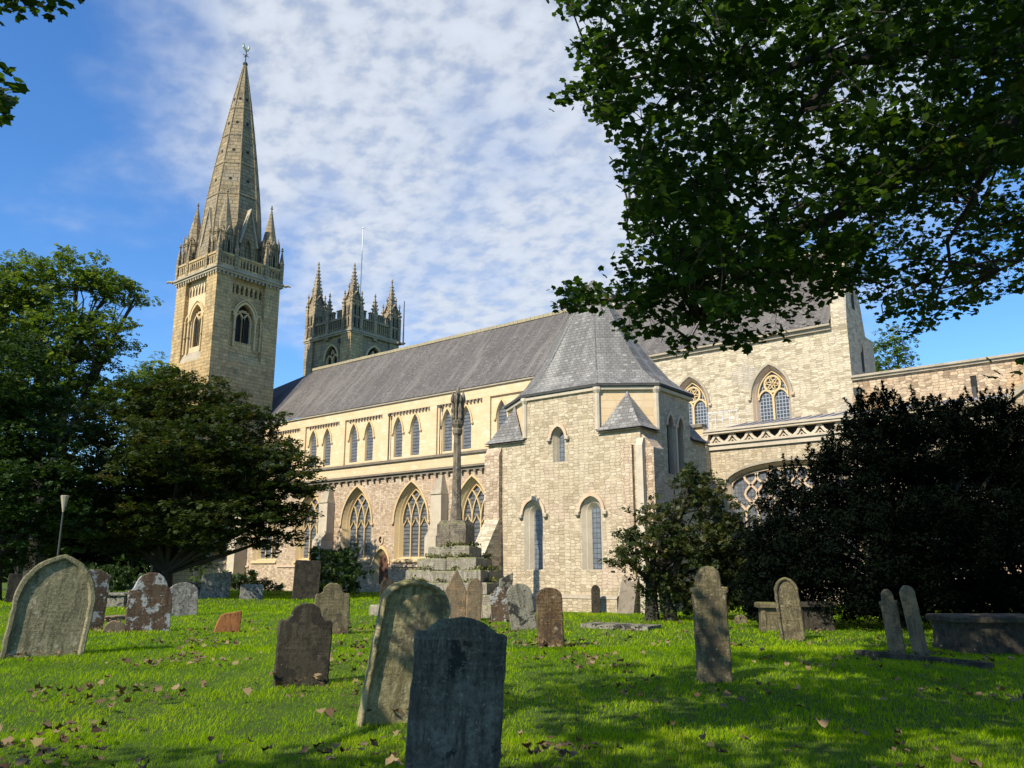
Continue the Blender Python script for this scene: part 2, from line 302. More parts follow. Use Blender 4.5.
# foliage
def leaf_mat(name, stops, trans=.3, rough=.5, spec=.3, tcol=None):
    m, nt, b, o = mat(name); g = G(nt); a = g.N('ShaderNodeAttribute'); a.attribute_name = 'rnd'
    c = g.ramp(a.outputs['Fac'], stops); g.L(c, b.inputs['Base Color']); b.inputs['Roughness'].default_value = rough; b.inputs['Specular IOR Level'].default_value = spec
    tr = g.N('ShaderNodeBsdfTranslucent'); tc = g.mix(1.0, c, tcol or (1.5, 1.6, .5), 'MULTIPLY'); g.L(tc, tr.inputs[0])
    mx = g.N('ShaderNodeMixShader'); mx.inputs[0].default_value = trans; g.L(b.outputs[0], mx.inputs[1]); g.L(tr.outputs[0], mx.inputs[2]); g.L(mx.outputs[0], o.inputs[0]); return m
LM = {
 'syc': leaf_mat('sycamore_leaf', [(0, (.016,.036,.008)), (.6, (.032,.068,.012)), (.93, (.060,.105,.018)), (1, (.15,.13,.03))], .42, .5, .25),
 'maple': leaf_mat('maple_leaf', [(0, (.020,.034,.009)), (.55, (.038,.058,.014)), (.85, (.060,.070,.018)), (1, (.12,.065,.024))], .28),
 'light': leaf_mat('pale_green_leaf', [(0, (.05,.085,.014)), (.6, (.10,.15,.028)), (1, (.20,.24,.06))], .4),
 'mid': leaf_mat('mid_green_leaf', [(0, (.014,.034,.008)), (.6, (.030,.060,.012)), (1, (.06,.10,.022))], .22),
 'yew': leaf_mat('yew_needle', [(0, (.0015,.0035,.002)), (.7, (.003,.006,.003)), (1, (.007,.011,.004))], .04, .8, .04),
 'holly': leaf_mat('holly_leaf', [(0, (.014,.024,.007)), (.6, (.042,.060,.014)), (1, (.11,.085,.028))], .25, .5, .2),
 'box': leaf_mat('shrub_leaf', [(0, (.016,.036,.006)), (.6, (.035,.068,.012)), (1, (.075,.12,.02))], .2),
 'weed': leaf_mat('weed_leaf', [(0, (.07,.08,.02)), (1, (.20,.20,.06))], .2),
 'dead': leaf_mat('fallen_leaf', [(0, (.07,.042,.022)), (.5, (.15,.10,.052)), (.88, (.26,.19,.10)), (1, (.16,.14,.04))], .1, .8, .2, (1.2, 1, .7)),
 'grass': leaf_mat('grass_blade', [(0, (.085,.185,.003)), (.5, (.235,.39,.004)), (.88, (.36,.48,.010)), (1, (.42,.36,.07))], .45, .9, .03, (1.35,1.35,.30)),
}
M['bark'] = plain_stone('dark_bark', (.03,.025,.018), (.045,.038,.028), (.014,.012,.010), .03)
def ground_mat():
    m, nt, b, o = mat('lawn_ground'); g = G(nt); v = g.coord('Object')
    c = g.mix(g.rng(g.noise(v, .5, 6, .6), .3, .7), (.05,.10,.005), (.09,.16,.008)); c = g.mix(g.rng(g.noise(v, 11, 6, .7), .4, .7), c, (.045,.06,.015))
    c = g.mix(g.rng(g.noise(v, 40, 4, .7), .5, .7, 0, .6), c, (.13,.18,.03))
    g.L(c, b.inputs['Base Color']); g.bump(g.noise(v, 30, 5, .8), 1, .05, b); return m
M['ground'] = ground_mat()

# ------------------------------------------------------------ wall planes, openings and windows
class Plane:
    def __init__(s, o, u, n): s.o = Vector(o); s.u = Vector(u).normalized(); s.n = Vector(n).normalized()
    def P(s, u, z, d=0): return s.o + s.u * u + Vector((0, 0, z)) + s.n * d
def SP(Y): return Plane((0, Y, 0), (1, 0, 0), (0, -1, 0))       # faces south, u = X
def EP(X): return Plane((X, 0, 0), (0, 1, 0), (1, 0, 0))        # faces east, u = Y
def arch(uc, w, z0, zs, zt, n=9, flat=False):
    """closed outline of a pointed (or segmental) arch, starting bottom left, going up the left side"""
    h = w / 2; r = zt - zs; pts = [(uc - h, z0)]
    if flat:
        for k in range(2 * n + 1):
            a = math.pi * k / (2 * n); pts.append((uc - h * math.cos(a), zs + r * math.sin(a) ** .9))
    else:
        r = max(r, h * 1.001); Rr = (r * r + h * h) / (2 * h); cx = uc - h + Rr; amax = math.asin(min(1, r / Rr))
        L = [(cx - Rr * math.cos(amax * k / n), zs + Rr * math.sin(amax * k / n)) for k in range(n + 1)]
        pts += L; pts += [(2 * uc - x, z) for x, z in reversed(L[:-1])]
    pts.append((uc + h, z0)); return pts
def wall_panel(mb, pl, outer, holes, depth=.4, m=None, mr=None):
    loops = [[Vector((a, b, 0)) for a, b in outer]] + [[Vector((a, b, 0)) for a, b in h] for h in holes]
    flat = [p for l in loops for p in l]; tris = tessellate_polygon(loops)
    pts = [pl.P(p.x, p.y) for p in flat]; fs = []
    for t in tris:
        a, b, c = (pts[i] for i in t); n = (b - a).cross(c - a)
        if n.length < 1e-9: continue
        fs.append(tuple(t) if n.dot(pl.n) > 0 else tuple(reversed(t)))
    mb.add(pts, fs, m)
    for h in holes:
        mb.loft([[pl.P(a, b, 0) for a, b in h], [pl.P(a, b, -depth) for a, b in h]], mr if mr is not None else m, False, False)
def sheet(mb, pl, pts, d, m=None):
    mb.add([pl.P(a, b, d) for a, b in pts], [tuple(range(len(pts)))], m)
def bar(mb, pl, pts, w, d0, d1, m=None):
    """bar of rectangular section that follows 2-D points on a plane, from depth d0 (back) to d1 (front)"""
    rings = []
    for i, (a, b) in enumerate(pts):
        p = pts[max(i-1, 0)]; q = pts[min(i+1, len(pts)-1)]; dx, dz = q[0]-p[0], q[1]-p[1]; l = math.hypot(dx, dz) or 1
        nx, nz = -dz/l*w/2, dx/l*w/2
        rings.append([pl.P(a+nx, b+nz, d0), pl.P(a+nx, b+nz, d1), pl.P(a-nx, b-nz, d1), pl.P(a-nx, b-nz, d0)])
    mb.loft(rings, m, True, True)
def make_window(root, pl, uc, w, z0, zs, zt, lights=3, depth=.45, split=.28, gm='glass', jm='dressed', hood=True, name='window', flat=False, sill=True, trac='dressed', tw=.11, single=False, circle=False, seg=9, hood_m=None):
    """frame loft + hood + sill, with glass and tracery as sub-parts; returns the hole outline"""
    O = lambda mg, dz=0: arch(uc, w - 2*mg, z0 + dz, zs, zt - mg * 1.25, seg, flat)
    o0, o1, o2, o3 = O(0), O(split*.45), O(split*.55), O(split)
    f = MB()
    f.loft([[pl.P(a, b, 0) for a, b in o0], [pl.P(a, b, -depth*.45) for a, b in o1], [pl.P(a, b, -depth*.5) for a, b in o2], [pl.P(a, b, -depth) for a, b in o3]], 0, False, False)
    sheet(f, pl, [(uc-w/2, z0), (uc+w/2, z0), (uc+w/2, z0+.02), (uc-w/2, z0+.02)], -depth*.2, 0)
    if sill:
        s0, s1 = uc - w/2 - .12, uc + w/2 + .12
        f.hexa([pl.P(s0, z0-.22, -.1), pl.P(s1, z0-.22, -.1), pl.P(s1, z0-.22, .12), pl.P(s0, z0-.22, .12)],
               [pl.P(s0, z0+.16, -depth), pl.P(s1, z0+.16, -depth), pl.P(s1, z0-.10, .12), pl.P(s0, z0-.10, .12)], 0)
    if hood:
        a = O(-.03)[1:-1]; c = O(-.15)[1:-1]
        f.loft([[pl.P(*p, .0) for p in a], [pl.P(*p, .10) for p in a], [pl.P(*p, .10) for p in c], [pl.P(*p, .0) for p in c]], 1, False, False, closed=False)
        for p in (c[0], c[-1]):
            q = pl.P(p[0], p[1] - .08, .07); f.lathe(q.x, q.y, [(.02, q.z-.12), (.11, q.z-.05), (.11, q.z+.06), (.03, q.z+.1)], 6)
    fo = f.build(name, [M[jm], M[hood_m or 'trim'], M[gm], M[trac]], root) if not single else None
    g = MB() if not single else f; gi = 0 if not single else 2; ti = 0 if not single else 3
    sheet(g, pl, o3, -depth + .01, gi)
    t = MB() if not single else f
    iw = w - 2*split; xl, xr = uc - iw/2, uc + iw/2; zti = zt - split*1.25; rr = max(zti - zs, iw/2*1.001); Rr = (rr*rr + (iw/2)**2) / iw; dA, dB = -depth + .02, -depth + .16
    if lights > 1:
        for k in range(1, lights):
            xm = xl + iw * k / lights; ztop = zs - (1.35 if flat else 0)
            bar(t, pl, [(xm, z0), (xm, ztop)], tw, dA, dB, ti)
            if flat:
                for sg in (-1, 1):
                    pts = []; st = iw/lights
                    for q in range(13):
                        th = q/12*math.pi*2.4; xx = xm + sg * st/2 * (1-math.cos(th))/1.0; zz = ztop + (zt-split-ztop) * q/12
                        e = 1 - ((xx-uc)/(iw/2))**2
                        if e <= 0 or zz > zs + (zt-split-zs)*e**.5 + .05: break
                        pts.append((xx, zz))
                    if len(pts) > 1: bar(t, pl, pts, tw*.9, dA, dB-.02, ti)
                continue
            if circle: continue
            for sg in (-1, 1):
                cx = xm + sg*Rr; cxo = (xr - Rr) if sg > 0 else (xl + Rr); pts = []
                for q in range(25):
                    th = q/24*math.asin(min(1, rr/Rr))*1.05; x = cx - sg*Rr*math.cos(th); z = zs + Rr*math.sin(th)
                    if math.hypot(x-cxo, z-zs) > Rr + .02: break
                    pts.append((x, z))
                if len(pts) > 1: bar(t, pl, pts, tw*.85, dA, dB - .015*(k % 2) - .01*(sg > 0), ti)
        if circle:     # two lights with pointed heads under a foiled circle
            for k in range(lights):
                sub = arch(xl + iw*(k+.5)/lights, iw/lights*.97, z0, zs - .12, zs + .42, 7)[1:-1]; bar(t, pl, sub, tw*.8, dA, dB-.02, ti)
            rad = iw*.27; cz = zs + (zti-zs)*.50
            bar(t, pl, [(uc+rad*math.cos(a*math.pi/8), cz+rad*math.sin(a*math.pi/8)) for a in range(17)], tw*.8, dA, dB-.012, ti)
            for a in range(6):
                q = a*math.pi/3+.3; r2 = rad*.42
                bar(t, pl, [(uc+rad*.5*math.cos(q)+r2*math.cos(b*math.pi/4), cz+rad*.5*math.sin(q)+r2*math.sin(b*math.pi/4)) for b in range(9)], .045, dA, dB-.035, ti)
        else:           # cusped heads of the single lights
            for k in range(lights):
                xc = xl + iw*(k+.5)/lights; lw = iw/lights - tw
                if not flat: bar(t, pl, [(xc-lw/2, zs-.25), (xc-lw*.22, zs+.02), (xc, zs+.30), (xc+lw*.22, zs+.02), (xc+lw/2, zs-.25)], .05, dA, dB-.045, ti)
    if not single:
        bar(t, pl, o3[1:-1], .06, dA, dB+.01, ti)
        g.build('glass', M[gm], fo)
        if lights > 1 : t.build('tracery', M[trac], fo)
    else:
        fo = f.build(name, [M[jm], M[hood_m or 'trim'], M[gm], M[trac]], root)
    return o0

# ================================================================= SETTING
g_ = MB(); n = 60
xs = [-2500, -600, -200] + list(np.linspace(-110, 40, 61)) + [200, 900, 2500]; ys = [-900, -200] + list(np.linspace(-25, 75, 51)) + [180, 700, 2800]
for j, y in enumerate(ys):
    for i, x in enumerate(xs):
        g_.v.append((x, y, .035*math.sin(x*.33+y*.21)+.03*math.sin(y*.5-x*.17) - .02))
for j in range(len(ys)-1):
    for i in range(len(xs)-1):
        a = j*len(xs)+i; g_.f.append((a, a+1, a+1+len(xs), a+len(xs))); g_.m.append(0)
tag(g_.build('lawn_ground', M['ground'], smooth=True), kind='structure')

# ================================================================= CATHEDRAL
cath = empty('cathedral', (0, 0, 0))
tag(cath, 'long medieval cream stone cathedral with slate roofs, spire, pinnacled tower and chapter house', 'cathedral')
ZE, ZR, YC, YR, YA = 14.92, 21.2, 45.5, 50.5, 40.0
XW, XE = -66.0, -12.65
# --- clerestory
mb = MB(); pl = SP(YC); holes = []; bays = [-38.1 - 5.52*k for k in range(6)] 
cl_x = []
for k in range(6):
    c = -35.95 - 5.45*k if False else (-41.69 - 5.42*(k-1))
    for s in (-.97, .97): cl_x.append(c + s)
for x in cl_x:
    if x < -25: holes.append(make_window(cath, pl, x, .98, 10.35, 12.35, 13.62, 1, .18, .06, 'glass', 'dressed', True, seg=6, sill=False, hood_m='dressed'))
wall_panel(mb, pl, [(XW, 8.0), (-25.2, 8.0), (-25.2, ZE), (XW, ZE)], holes, .2, 0)
mb.box(XW, -25.2, YC+.5, YC+1.0, 0, ZE-.1, 0)
for k in range(8):                       # pilasters, corbel tables and string
    x = -38.6 - 5.42*(k-0); x0 = x - .42; mb.box(x0, x0+.75, YC-.16, YC+.01, 10.1, 14.02, 0)
for k in range(7):
    a, b = -38.3 - 5.42*k - 5.05, -38.27 - 5.42*k - .75
    q = a + .1
    while q < b:
        mb.box(q, q+.17, YC-.14, YC+.01, 13.80, 14.03, 1); q += .36
mb.box(XW, -25.2, YC-.16, YC+.02, 14.03, ZE-.12, 0)
mb.box(XW, -25.2, YC-.10, YC+.01, 9.9, 10.15, 1)
mb.build('clerestory_wall', [M['ashlar'], M['darktrim']], cath)
mb = MB()                                # small eaves course
mb.box(XW, -25.2, YC-.30, YC+.1, ZE-.115, ZE+.02)
mb.build('eaves_gutter', M['trim'], cath)
for x in (-43.6, -49.3):
    d = MB(); d.tube([(x+.35, YC-.22, 13.95), (x+.35, YC-.22, 9.3)], [.04, .04], 6); d.box(x+.24, x+.46, YC-.32, YC-.14, 13.75, 13.95)
    d.build('drainpipe', M['gutter'], cath)
# --- main roof
mb = MB(); th = .12
def roofpoly(mb, x0, x1, y0, z0, y1, z1, m=0):
    dy, dz = y1-y0, z1-z0; l = math.hypot(dy, dz); ny, nz = -dz/l*th, dy/l*th
    nseg = max(1, int(abs(x1-x0)/3.0))
    for k in range(nseg):
        a, b = x0+(x1-x0)*k/nseg, x0+(x1-x0)*(k+1)/nseg
        s = .035*math.sin(k*2.1); s2 = .035*math.sin((k+1)*2.1)
        mb.add([(a, y0, z0), (b, y0, z0), (b, (y0+y1)/2, (z0+z1)/2 - .06), (a, (y0+y1)/2, (z0+z1)/2 - .06), (b, y1, z1+s2), (a, y1, z1+s)], [(0,1,2,3), (3,2,4,5)], m)
roofpoly(mb, XW+.1, -30.2, YC-.36, ZE+.03, YR, ZR)
roofpoly(mb, -30.2, XE-.86, YC-.36, ZE+.03, YR, ZR+.03)
mb.add([(XW, YR, ZR), (-14.7, YR, ZR), (-14.7, YR+3.5, ZE+2), (XW, YR+4.5, ZE)], [(3,2,1,0)], 0)
mb.build('nave_roof', M['slate'], cath)
mb = MB(); q = XW
while q < -30.5:
    mb.box(q, q+.42, YR-.16, YR+.16, ZR-.1, ZR+.14+.03*random.random()); q += .44
mb.build('ridge_tiles', plain_stone('lichened_ridge_tile', (.36,.31,.18), (.30,.26,.18), (.15,.13,.10)), cath)
mb = MB()
mb.hexa([(-30.4,YC-.4,ZE), (-30.0,YC-.4,ZE), (-30.0,YR,ZR-.1), (-30.4,YR,ZR-.1)], [(-30.4,YC-.4,ZE+.3), (-30.0,YC-.4,ZE+.3), (-30.0,YR,ZR+.3), (-30.4,YR,ZR+.3)])
mb.box(-30.0, -14.7, YR-.18, YR+.18, ZR-.02, ZR+.2)
mb.build('roof_coping', M['trim'], cath)
mb = MB(); mb.add([(-74, YC, ZE-.2), (XW, YC, ZE-.2), (XW-.4, YR, ZR-.25), (-74, YR, ZR-1.2)], [(0,1,2,3)]); mb.build('west_bay_roof', M['slate3'], cath)
for x in (-58.9, -60.6, -49.2, -34.7):
    d = MB(); k = YC+.45; zz = ZE + .03 + .81*1.10
    d.hexa([(x-.1,k,zz-.2), (x+.35,k,zz-.2), (x+.35,k+.8,zz+.75), (x-.1,k+.8,zz+.75)], [(x-.1,k,zz+.02), (x+.35,k,zz+.02), (x+.35,k+.8,zz+.95), (x-.1,k+.8,zz+.95)])
    d.build('roof_vent', M['lead'], cath)
# --- nave south aisle
mb = MB(); pl = SP(YA); holes = []
for x, w in ((-35.2, 3.0), (-40.75, 3.2), (-46.35, 3.2), (-51.75, 3.1), (-57.3, 3.1), (-62.9, 3.1)):
    holes.append(make_window(cath, pl, x, w, 2.25, 4.75, 7.42, 3, .55, .36, 'glass', 'dressed', True, tw=.085, hood_m='dressed'))
dh = arch(-43.58, 1.45, .55, 1.95, 2.95, 7); holes.append(dh)
ro = [(-43.69+.24*math.cos(a*math.pi/6), 3.58+.3*math.sin(a*math.pi/6)) for a in range(12)]; holes.append(ro)
wall_panel(mb, pl, [(-67.6, -.3), (-18.85, -.3), (-18.85, 8.0), (-67.6, 8.0)], holes, .3, 0, 1)
mb.box(-67.6, -18.85, YA+.7, YC-.1, 0, 7.9, 0)
for p, q in ((-67.6, -64.7), (-61.0, -59.3), (-55.5, -50.1), (-48.6, -44.5), (-42.6, -38.3), (-37.3, -24)): mb.box(p, q, YA-.10, YA+.01, 1.72, 1.86, 1)
mb.build('aisle_wall', [M['pinkish'], M['pinkdress']], cath)
mb = MB(); mb.box(-67.6, -18.9, YA-.06, YA+.35, 8.22, 8.95, 0); mb.box(-67.6, -18.9, YA-.2, YA+.45, 8.951, 9.12, 1); mb.box(-67.6, -18.9, YA-.30, YA+.3, 8.08, 8.219, 1)
mb.box(-67.6, -18.9, YA-.16, YA+.3, 7.9, 8.079, 1)
q = -67.4
while q < -19:
    mb.box(q, q+.20, YA-.22, YA, 7.72, 7.899, 1); q += .55+.25*random.random()
mb.build('aisle_parapet', [M['ashlar'], M['darktrim']], cath)
mb = MB(); mb.add([(-67.6, YA+.4, 8.7), (-18.9, YA+.4, 8.7), (-18.9, YC, 9.6), (-67.6, YC, 9.6)], [(0,1,2,3)]); mb.build('aisle_roof', M['lead'], cath)
d = MB(); sheet(d, pl, arch(-43.58, 1.0, .5, 1.95, 2.62, 7), -.28); do = d.build('door', M['door'], cath)
f = MB(); o0, o1 = arch(-43.58, 1.45, .55, 1.95, 2.95, 7), arch(-43.58, .98, .55, 1.95, 2.62, 7)
f.loft([[pl.P(*p, 0) for p in o0], [pl.P(*p, -.27) for p in o1]], 0, False, False); a_, c_ = arch(-43.58, 1.5, .55, 1.95, 2.99, 7)[1:-1], arch(-43.58, 1.78, .55, 1.95, 3.2, 7)[1:-1]
f.loft([[pl.P(*p, 0) for p in a_], [pl.P(*p, .09) for p in a_], [pl.P(*p, .09) for p in c_], [pl.P(*p, 0) for p in c_]], 0, False, False, closed=False)
f.build('door_surround', M['dressed'], do)
d = MB(); sheet(d, pl, ro, -.25); bar(d, pl, ro + [ro[0]], .1, -.02, .07, 1); bar(d, pl, [(-43.69, 3.3), (-43.69, 3.86)], .05, -.24, -.05, 1); bar(d, pl, [(-43.9, 3.58), (-43.48, 3.58)], .05, -.24, -.06, 1)
d.build('roundel', [M['dark'], M['pinkdress']], cath)
def buttress(x0, x1, y, pr, z1, z2, z3, mats=('pale', 'pinkish'), foot=.25):
    b = MB()
    b.hexa([(x0,y-pr-foot,-.3), (x1,y-pr-foot,-.3), (x1,y+.01,-.3), (x0,y+.01,-.3)], [(x0,y-pr-foot,1.0), (x1,y-pr-foot,1.0), (x1,y+.01,1.0), (x0,y+.01,1.0)], 0)
    b.hexa([(x0,y-pr-foot,1.0), (x1,y-pr-foot,1.0), (x1,y+.01,1.0), (x0,y+.01,1.0)], [(x0,y-pr,1.3), (x1,y-pr,1.3), (x1,y+.01,1.3), (x0,y+.01,1.3)], 0)
    b.box(x0, x1, y-pr, y+.01, 1.3, z1, 0)
    b.hexa([(x0,y-pr,z1), (x1,y-pr,z1), (x1,y+.01,z1), (x0,y+.01,z1)], [(x0,y-pr*.6,z2), (x1,y-pr*.6,z2), (x1,y+.01,z2), (x0,y+.01,z2)], 1)
    b.box(x0+.02, x1-.02, y-pr*.6, y+.01, z2, z3, 0)
    xm = (x0+x1)/2
    b.hexa([(x0,y-pr*.66,z3), (x1,y-pr*.66,z3), (x1,y+.01,z3), (x0,y+.01,z3)], [(xm-.12,y-pr*.2,z3+1.3), (xm+.12,y-pr*.2,z3+1.3), (xm+.12,y+.01,z3+1.3), (xm-.12,y+.01,z3+1.3)], 1)
    b.build('buttress', [M[mats[0]], M['trim']], cath)
for x in (-37.8, -49.35, -60.2): buttress(x-.5, x+.5, YA, 1.15, 3.6, 4.2, 6.4)
# --- choir (east part)
mb = MB(); pl = SP(YC); holes = []
for x in (-17.2, -22.25): holes.append(make_window(cath, pl, x, 2.25, 9.7, 11.35, 13.15, 2, .45, .24, 'lattice', 'pinkdress', True, circle=True, sill=False, tw=.12))
wall_panel(mb, pl, [(-25.2, 7.9), (XE, 7.9), (XE, ZE), (-25.2, ZE)], holes, .2, 0)
mb.box(-25.2, XE, YC+.6, YR, 0, ZE-.1, 0)
mb.build('choir_wall', M['rubble_old'], cath)
mb = MB(); mb.box(-25.2, XE-.86, YC-.34, YC+.1, ZE-.1, ZE+.04); mb.box(-25.2, XE-.86, YC-.16, YC, ZE-.3, ZE-.101); mb.build('choir_eaves', M['trim'], cath)
mb = MB()                                # east turret with slit windows, narrowing upwards
mb.hexa([(XE-.85,YC-.02,8.8), (XE-.003,YC-.02,8.8), (XE-.003,50.0,8.8), (XE-1.9,50.0,8.8)], [(XE-.85,YC-.02,15.0), (XE-.003,YC-.02,15.0), (XE-.003,48.9,15.0), (XE-1.9,48.9,15.0)], 0)
mb.hexa([(XE-.85,YC-.02,15.0), (XE-.002,YC-.02,15.0), (XE-.002,48.9,15.0), (XE-1.9,48.9,15.0)], [(XE-.85,46.3,19.6), (XE-.01,46.3,19.6), (XE-.01,47.6,19.6), (XE-1.8,47.6,19.6)], 0)
mb.hexa([(XE-.95,46.2,19.6), (XE,46.2,19.6), (XE,47.65,19.6), (XE-1.85,47.65,19.6)], [(XE-1.0,47.0,21.0), (XE-.8,47.0,21.0), (XE-.8,47.2,21.0), (XE-1.0,47.2,21.0)], 0)
tu = mb.build('east_turret', M['rubble_old'], cath)
for u0, z0, z1 in ((47.0, 16.0, 17.4), (47.9, 12.5, 14.4)):
    d = MB(); pe = EP(XE); sheet(d, pe, arch(u0, .5, z0, z0+(z1-z0)*.6, z1, 5), .012); bar(d, pe, arch(u0, .56, z0, z0+(z1-z0)*.6, z1+.05, 5)[1:-1], .12, -.02, .06, 1); d.build('slit_window', [M['dark'], M['pinkdress']], tu)  # slits are near-black sheets on the wall, inner shade painted on
# choir aisle with pierced parapet
mb = MB(); pl = SP(YA)
bh = make_window(cath, pl, -14.6, 6.4, 1.6, 5.75, 6.78, 9, .4, .2, 'cglass', 'pinkdress', True, flat=True, tw=.12, trac='pinkdress', seg=8)
bh2 = make_window(cath, pl, -6.9, 4.4, 1.6, 5.6, 6.5, 4, .4, .2, 'cglass', 'pinkdress', True, flat=True, tw=.14, trac='pinkdress', seg=8)
wall_panel(mb, pl, [(-18.849, -.3), (12, -.3), (12, 7.65), (-18.849, 7.65)], [bh, bh2], .3, 0, 0)
mb.box(-18.8, 12, YA+.7, YC-.02, 0, 7.6, 0)
mb.build('choir_aisle_wall', M['rubble'], cath)
mb = MB(); mb.box(-18.9, -4.6, YA-.12, YA+.3, 7.65, 7.9, 0); mb.box(-18.9, -4.6, YA-.22, YA+.3, 7.901, 8.02, 0); mb.box(-18.9, -4.6, YA-.14, YA+.3, 8.5, 8.62, 0); mb.box(-18.9, -4.6, YA-.2, YA+.34, 8.621, 8.74, 0)
q = -18.7
while q < -4.9:                          # wavy pierced band: zigzag of cusped triangles
    a, b, c = q, q+.45, q+.9
    bar(mb, pl, [(a, 8.0), (a+.25, 8.2), (b, 8.52)], .13, -.22, -.02, 0); bar(mb, pl, [(b, 8.52), (b+.2, 8.2), (c, 8.0)], .13, -.22, -.03, 0)
    bar(mb, pl, [(b-.12, 8.06), (b, 8.2), (b+.12, 8.06)], .05, -.2, -.06, 0); q += .9
mb.box(-18.9, -4.6, YA+.27, YA+.32, 8.0, 8.55, 1)  # dark strip paints the shade behind the piercings
mb.build('pierced_parapet', [M['pale'], M['dark']], cath)
mb = MB(); mb.add([(-18.9, YA+.3, 8.66), (-4.0, YA+.3, 8.66), (-4.0, YC-.02, 9.9), (-18.9, YC-.02, 9.9)], [(0,1,2,3)])
q = -18.7
while q < -4.5: mb.tube([(q, YA+.35, 8.71), (q, YC-.05, 9.92)], [.03, .03], 5); q += .62
mb.build('lead_roof', M['lead'], cath)
mb = MB(); mb.box(-19.5, -18.6, YA-.75, YA+.2, -.3, 7.2); mb.hexa([(-19.5,YA-.75,7.2), (-18.6,YA-.75,7.2), (-18.6,YA+.2,7.2), (-19.5,YA+.2,7.2)], [(-19.5,YA-.05,8.6), (-18.6,YA-.05,8.6), (-18.6,YA+.2,8.6), (-19.5,YA+.2,8.6)]); mb.build('buttress', M['rubble'], cath)
# gabled block at the far right of the choir aisle
mb = MB(); gp = SP(YA-.35)
wall_panel(mb, gp, [(-4.9, -.3), (8.0, -.3), (8.0, 8.3), (1.5, 12.6), (-4.9, 8.3)], [], .2, 0)
mb.add([(-4.9, YA-.35, -.3), (-4.9, YA+3, -.3), (-4.9, YA+3, 8.3), (-4.9, YA-.35, 8.3)], [(3,2,1,0)], 0)
mb.build('gabled_wall', M['orange'], cath)
mb = MB(); bar(mb, gp, [(-7.3, 8.55), (-4.9, 8.55), (1.5, 12.85), (8.0, 8.55)], .22, -.45, .16); mb.build('moulded_coping', M['trim'], cath)
# lady chapel wall above
mb = MB(); pl = SP(YC-.06)
wall_panel(mb, pl, [(XE+.003, 8.5), (14, 8.5), (14, 11.55), (XE+.003, 11.55)], [[(-7.0, 11.0), (-6.72, 11.0), (-6.72, 10.1), (-7.0, 10.1)]], .3, 0)
mb.box(XE+.01, 14, YC+.3, YC+8, 0, 11.4, 0)
mb.build('lady_chapel_wall', M['orange'], cath)
mb = MB(); mb.box(XE+.003, 14, YC-.2, YC+.5, 11.55, 11.68); mb.box(XE+.003, 14, YC-.3, YC+.5, 11.681, 11.8); mb.build('wall_coping', M['trim'], cath)
d = MB(); d.box(-6.99, -6.73, YC-.02, YC+.1, 10.2, 11.0, 0); d.box(-6.95, -6.78, YC-.25, YC-.05, 9.7, 10.4, 1); d.build('rainwater_head', [M['dark'], M['gutter']], cath)
d = MB(); d.tube([(XE+.25, YC-.2, 11.0), (XE+.25, YC-.2, 9.4)], [.07, .07], 6); d.box(XE+.1, XE+.45, YC-.36, YC-.08, 10.7, 11.1); d.build('drainpipe', M['gutter'], cath)
# railing on the aisle roof
d = MB()
for k in range(5): d.tube([(-20.6+.45*k, YC-1.2, 9.4), (-20.6+.45*k, YC-1.2, 10.55)], [.025, .025], 5)
d.tube([(-20.6, YC-1.2, 10.5), (-18.8, YC-1.2, 10.5)], [.025, .025], 5); d.tube([(-20.6, YC-1.2, 10.1), (-18.8, YC-1.2, 10.1)], [.02, .02], 5)
d.build('handrail', plain_stone('galvanised_rail', (.6,.62,.64), (.5,.52,.54), (.4,.4,.4), .001), cath)

# ================================================================= CHAPTER HOUSE (part of the cathedral)
X0, X1, Y0, Y1 = -23.62, -15.87, 27.92, 33.7
A1, A2, B1, B2, Z1, Z2 = -21.56, -17.81, 29.35, 32.25, 7.02, 8.86
mb = MB(); pl = SP(Y0); holes = []
def lancet(uc, w, z0, zs, zt, dpt=.34, mg=.29, hoodm='trim', p=pl):
    return make_window(cath, p, uc, w, z0, zs, zt, 1, dpt, mg, 'cglass', 'pale', True, sill=False, seg=7, name='lancet_window', hood_m='pinkdress')
holes.append(lancet(-21.12, 1.0, 1.55, 3.85, 4.42)); holes.append(lancet(-18.2, 1.0, 1.55, 3.85, 4.42)); holes.append(lancet(-19.78, .62, 5.95, 7.0, 7.42, .3, .14))
wall_panel(mb, pl, [(X0, -.3), (X1, -.3), (X1, Z1), (A2, Z1), (A2, Z2), (A1, Z2), (A1, Z1), (X0, Z1)], holes, .3, 0, 1)
pe = EP(X1)
wall_panel(mb, pe, [(Y0, -.3), (Y1, -.3), (Y1, Z1), (B2, Z1), (B2, Z2), (B1, Z2), (B1, Z1), (Y0, Z1)], [arch(30.4, .55, 5.4, 7.4, 7.9, 6), arch(31.3, .55, 5.4, 7.4, 7.9, 6)], .25, 0, 1)
mb.box(X0, X0+.3, Y0+.003, Y1+2.5, -.3, Z1, 0); mb.box(X0+.3, X1-.003, Y1-.3, Y1, -.3, Z1, 0)
mb.box(X0+.35, X1-.35, Y0+.9, Y1-.35, -.3, Z1-.3, 0); mb.box(X0+1.5, X1-4.2, Y1-.4, Y1+6.2, -.3, Z1-1.3, 0)
mb.build('chapter_house_wall', [M['rubble'], M['pinkdress']], cath)
d = MB()
for u in (30.4, 31.3): sheet(d, pe, arch(u, .55, 5.4, 7.4, 7.9, 6), -.24); bar(d, pe, arch(u, .62, 5.4, 7.4, 7.95, 6)[1:-1], .12, -.05, .07, 1)
bar(d, pe, [(30.85, 5.4), (30.85, 7.5)], .14, -.05, .08, 1)
d.build('twin_lancets', [M['dark'], M['pinkdress']], cath)
CX_, CY_ = (X0+X1)/2, (B1+B2)/2
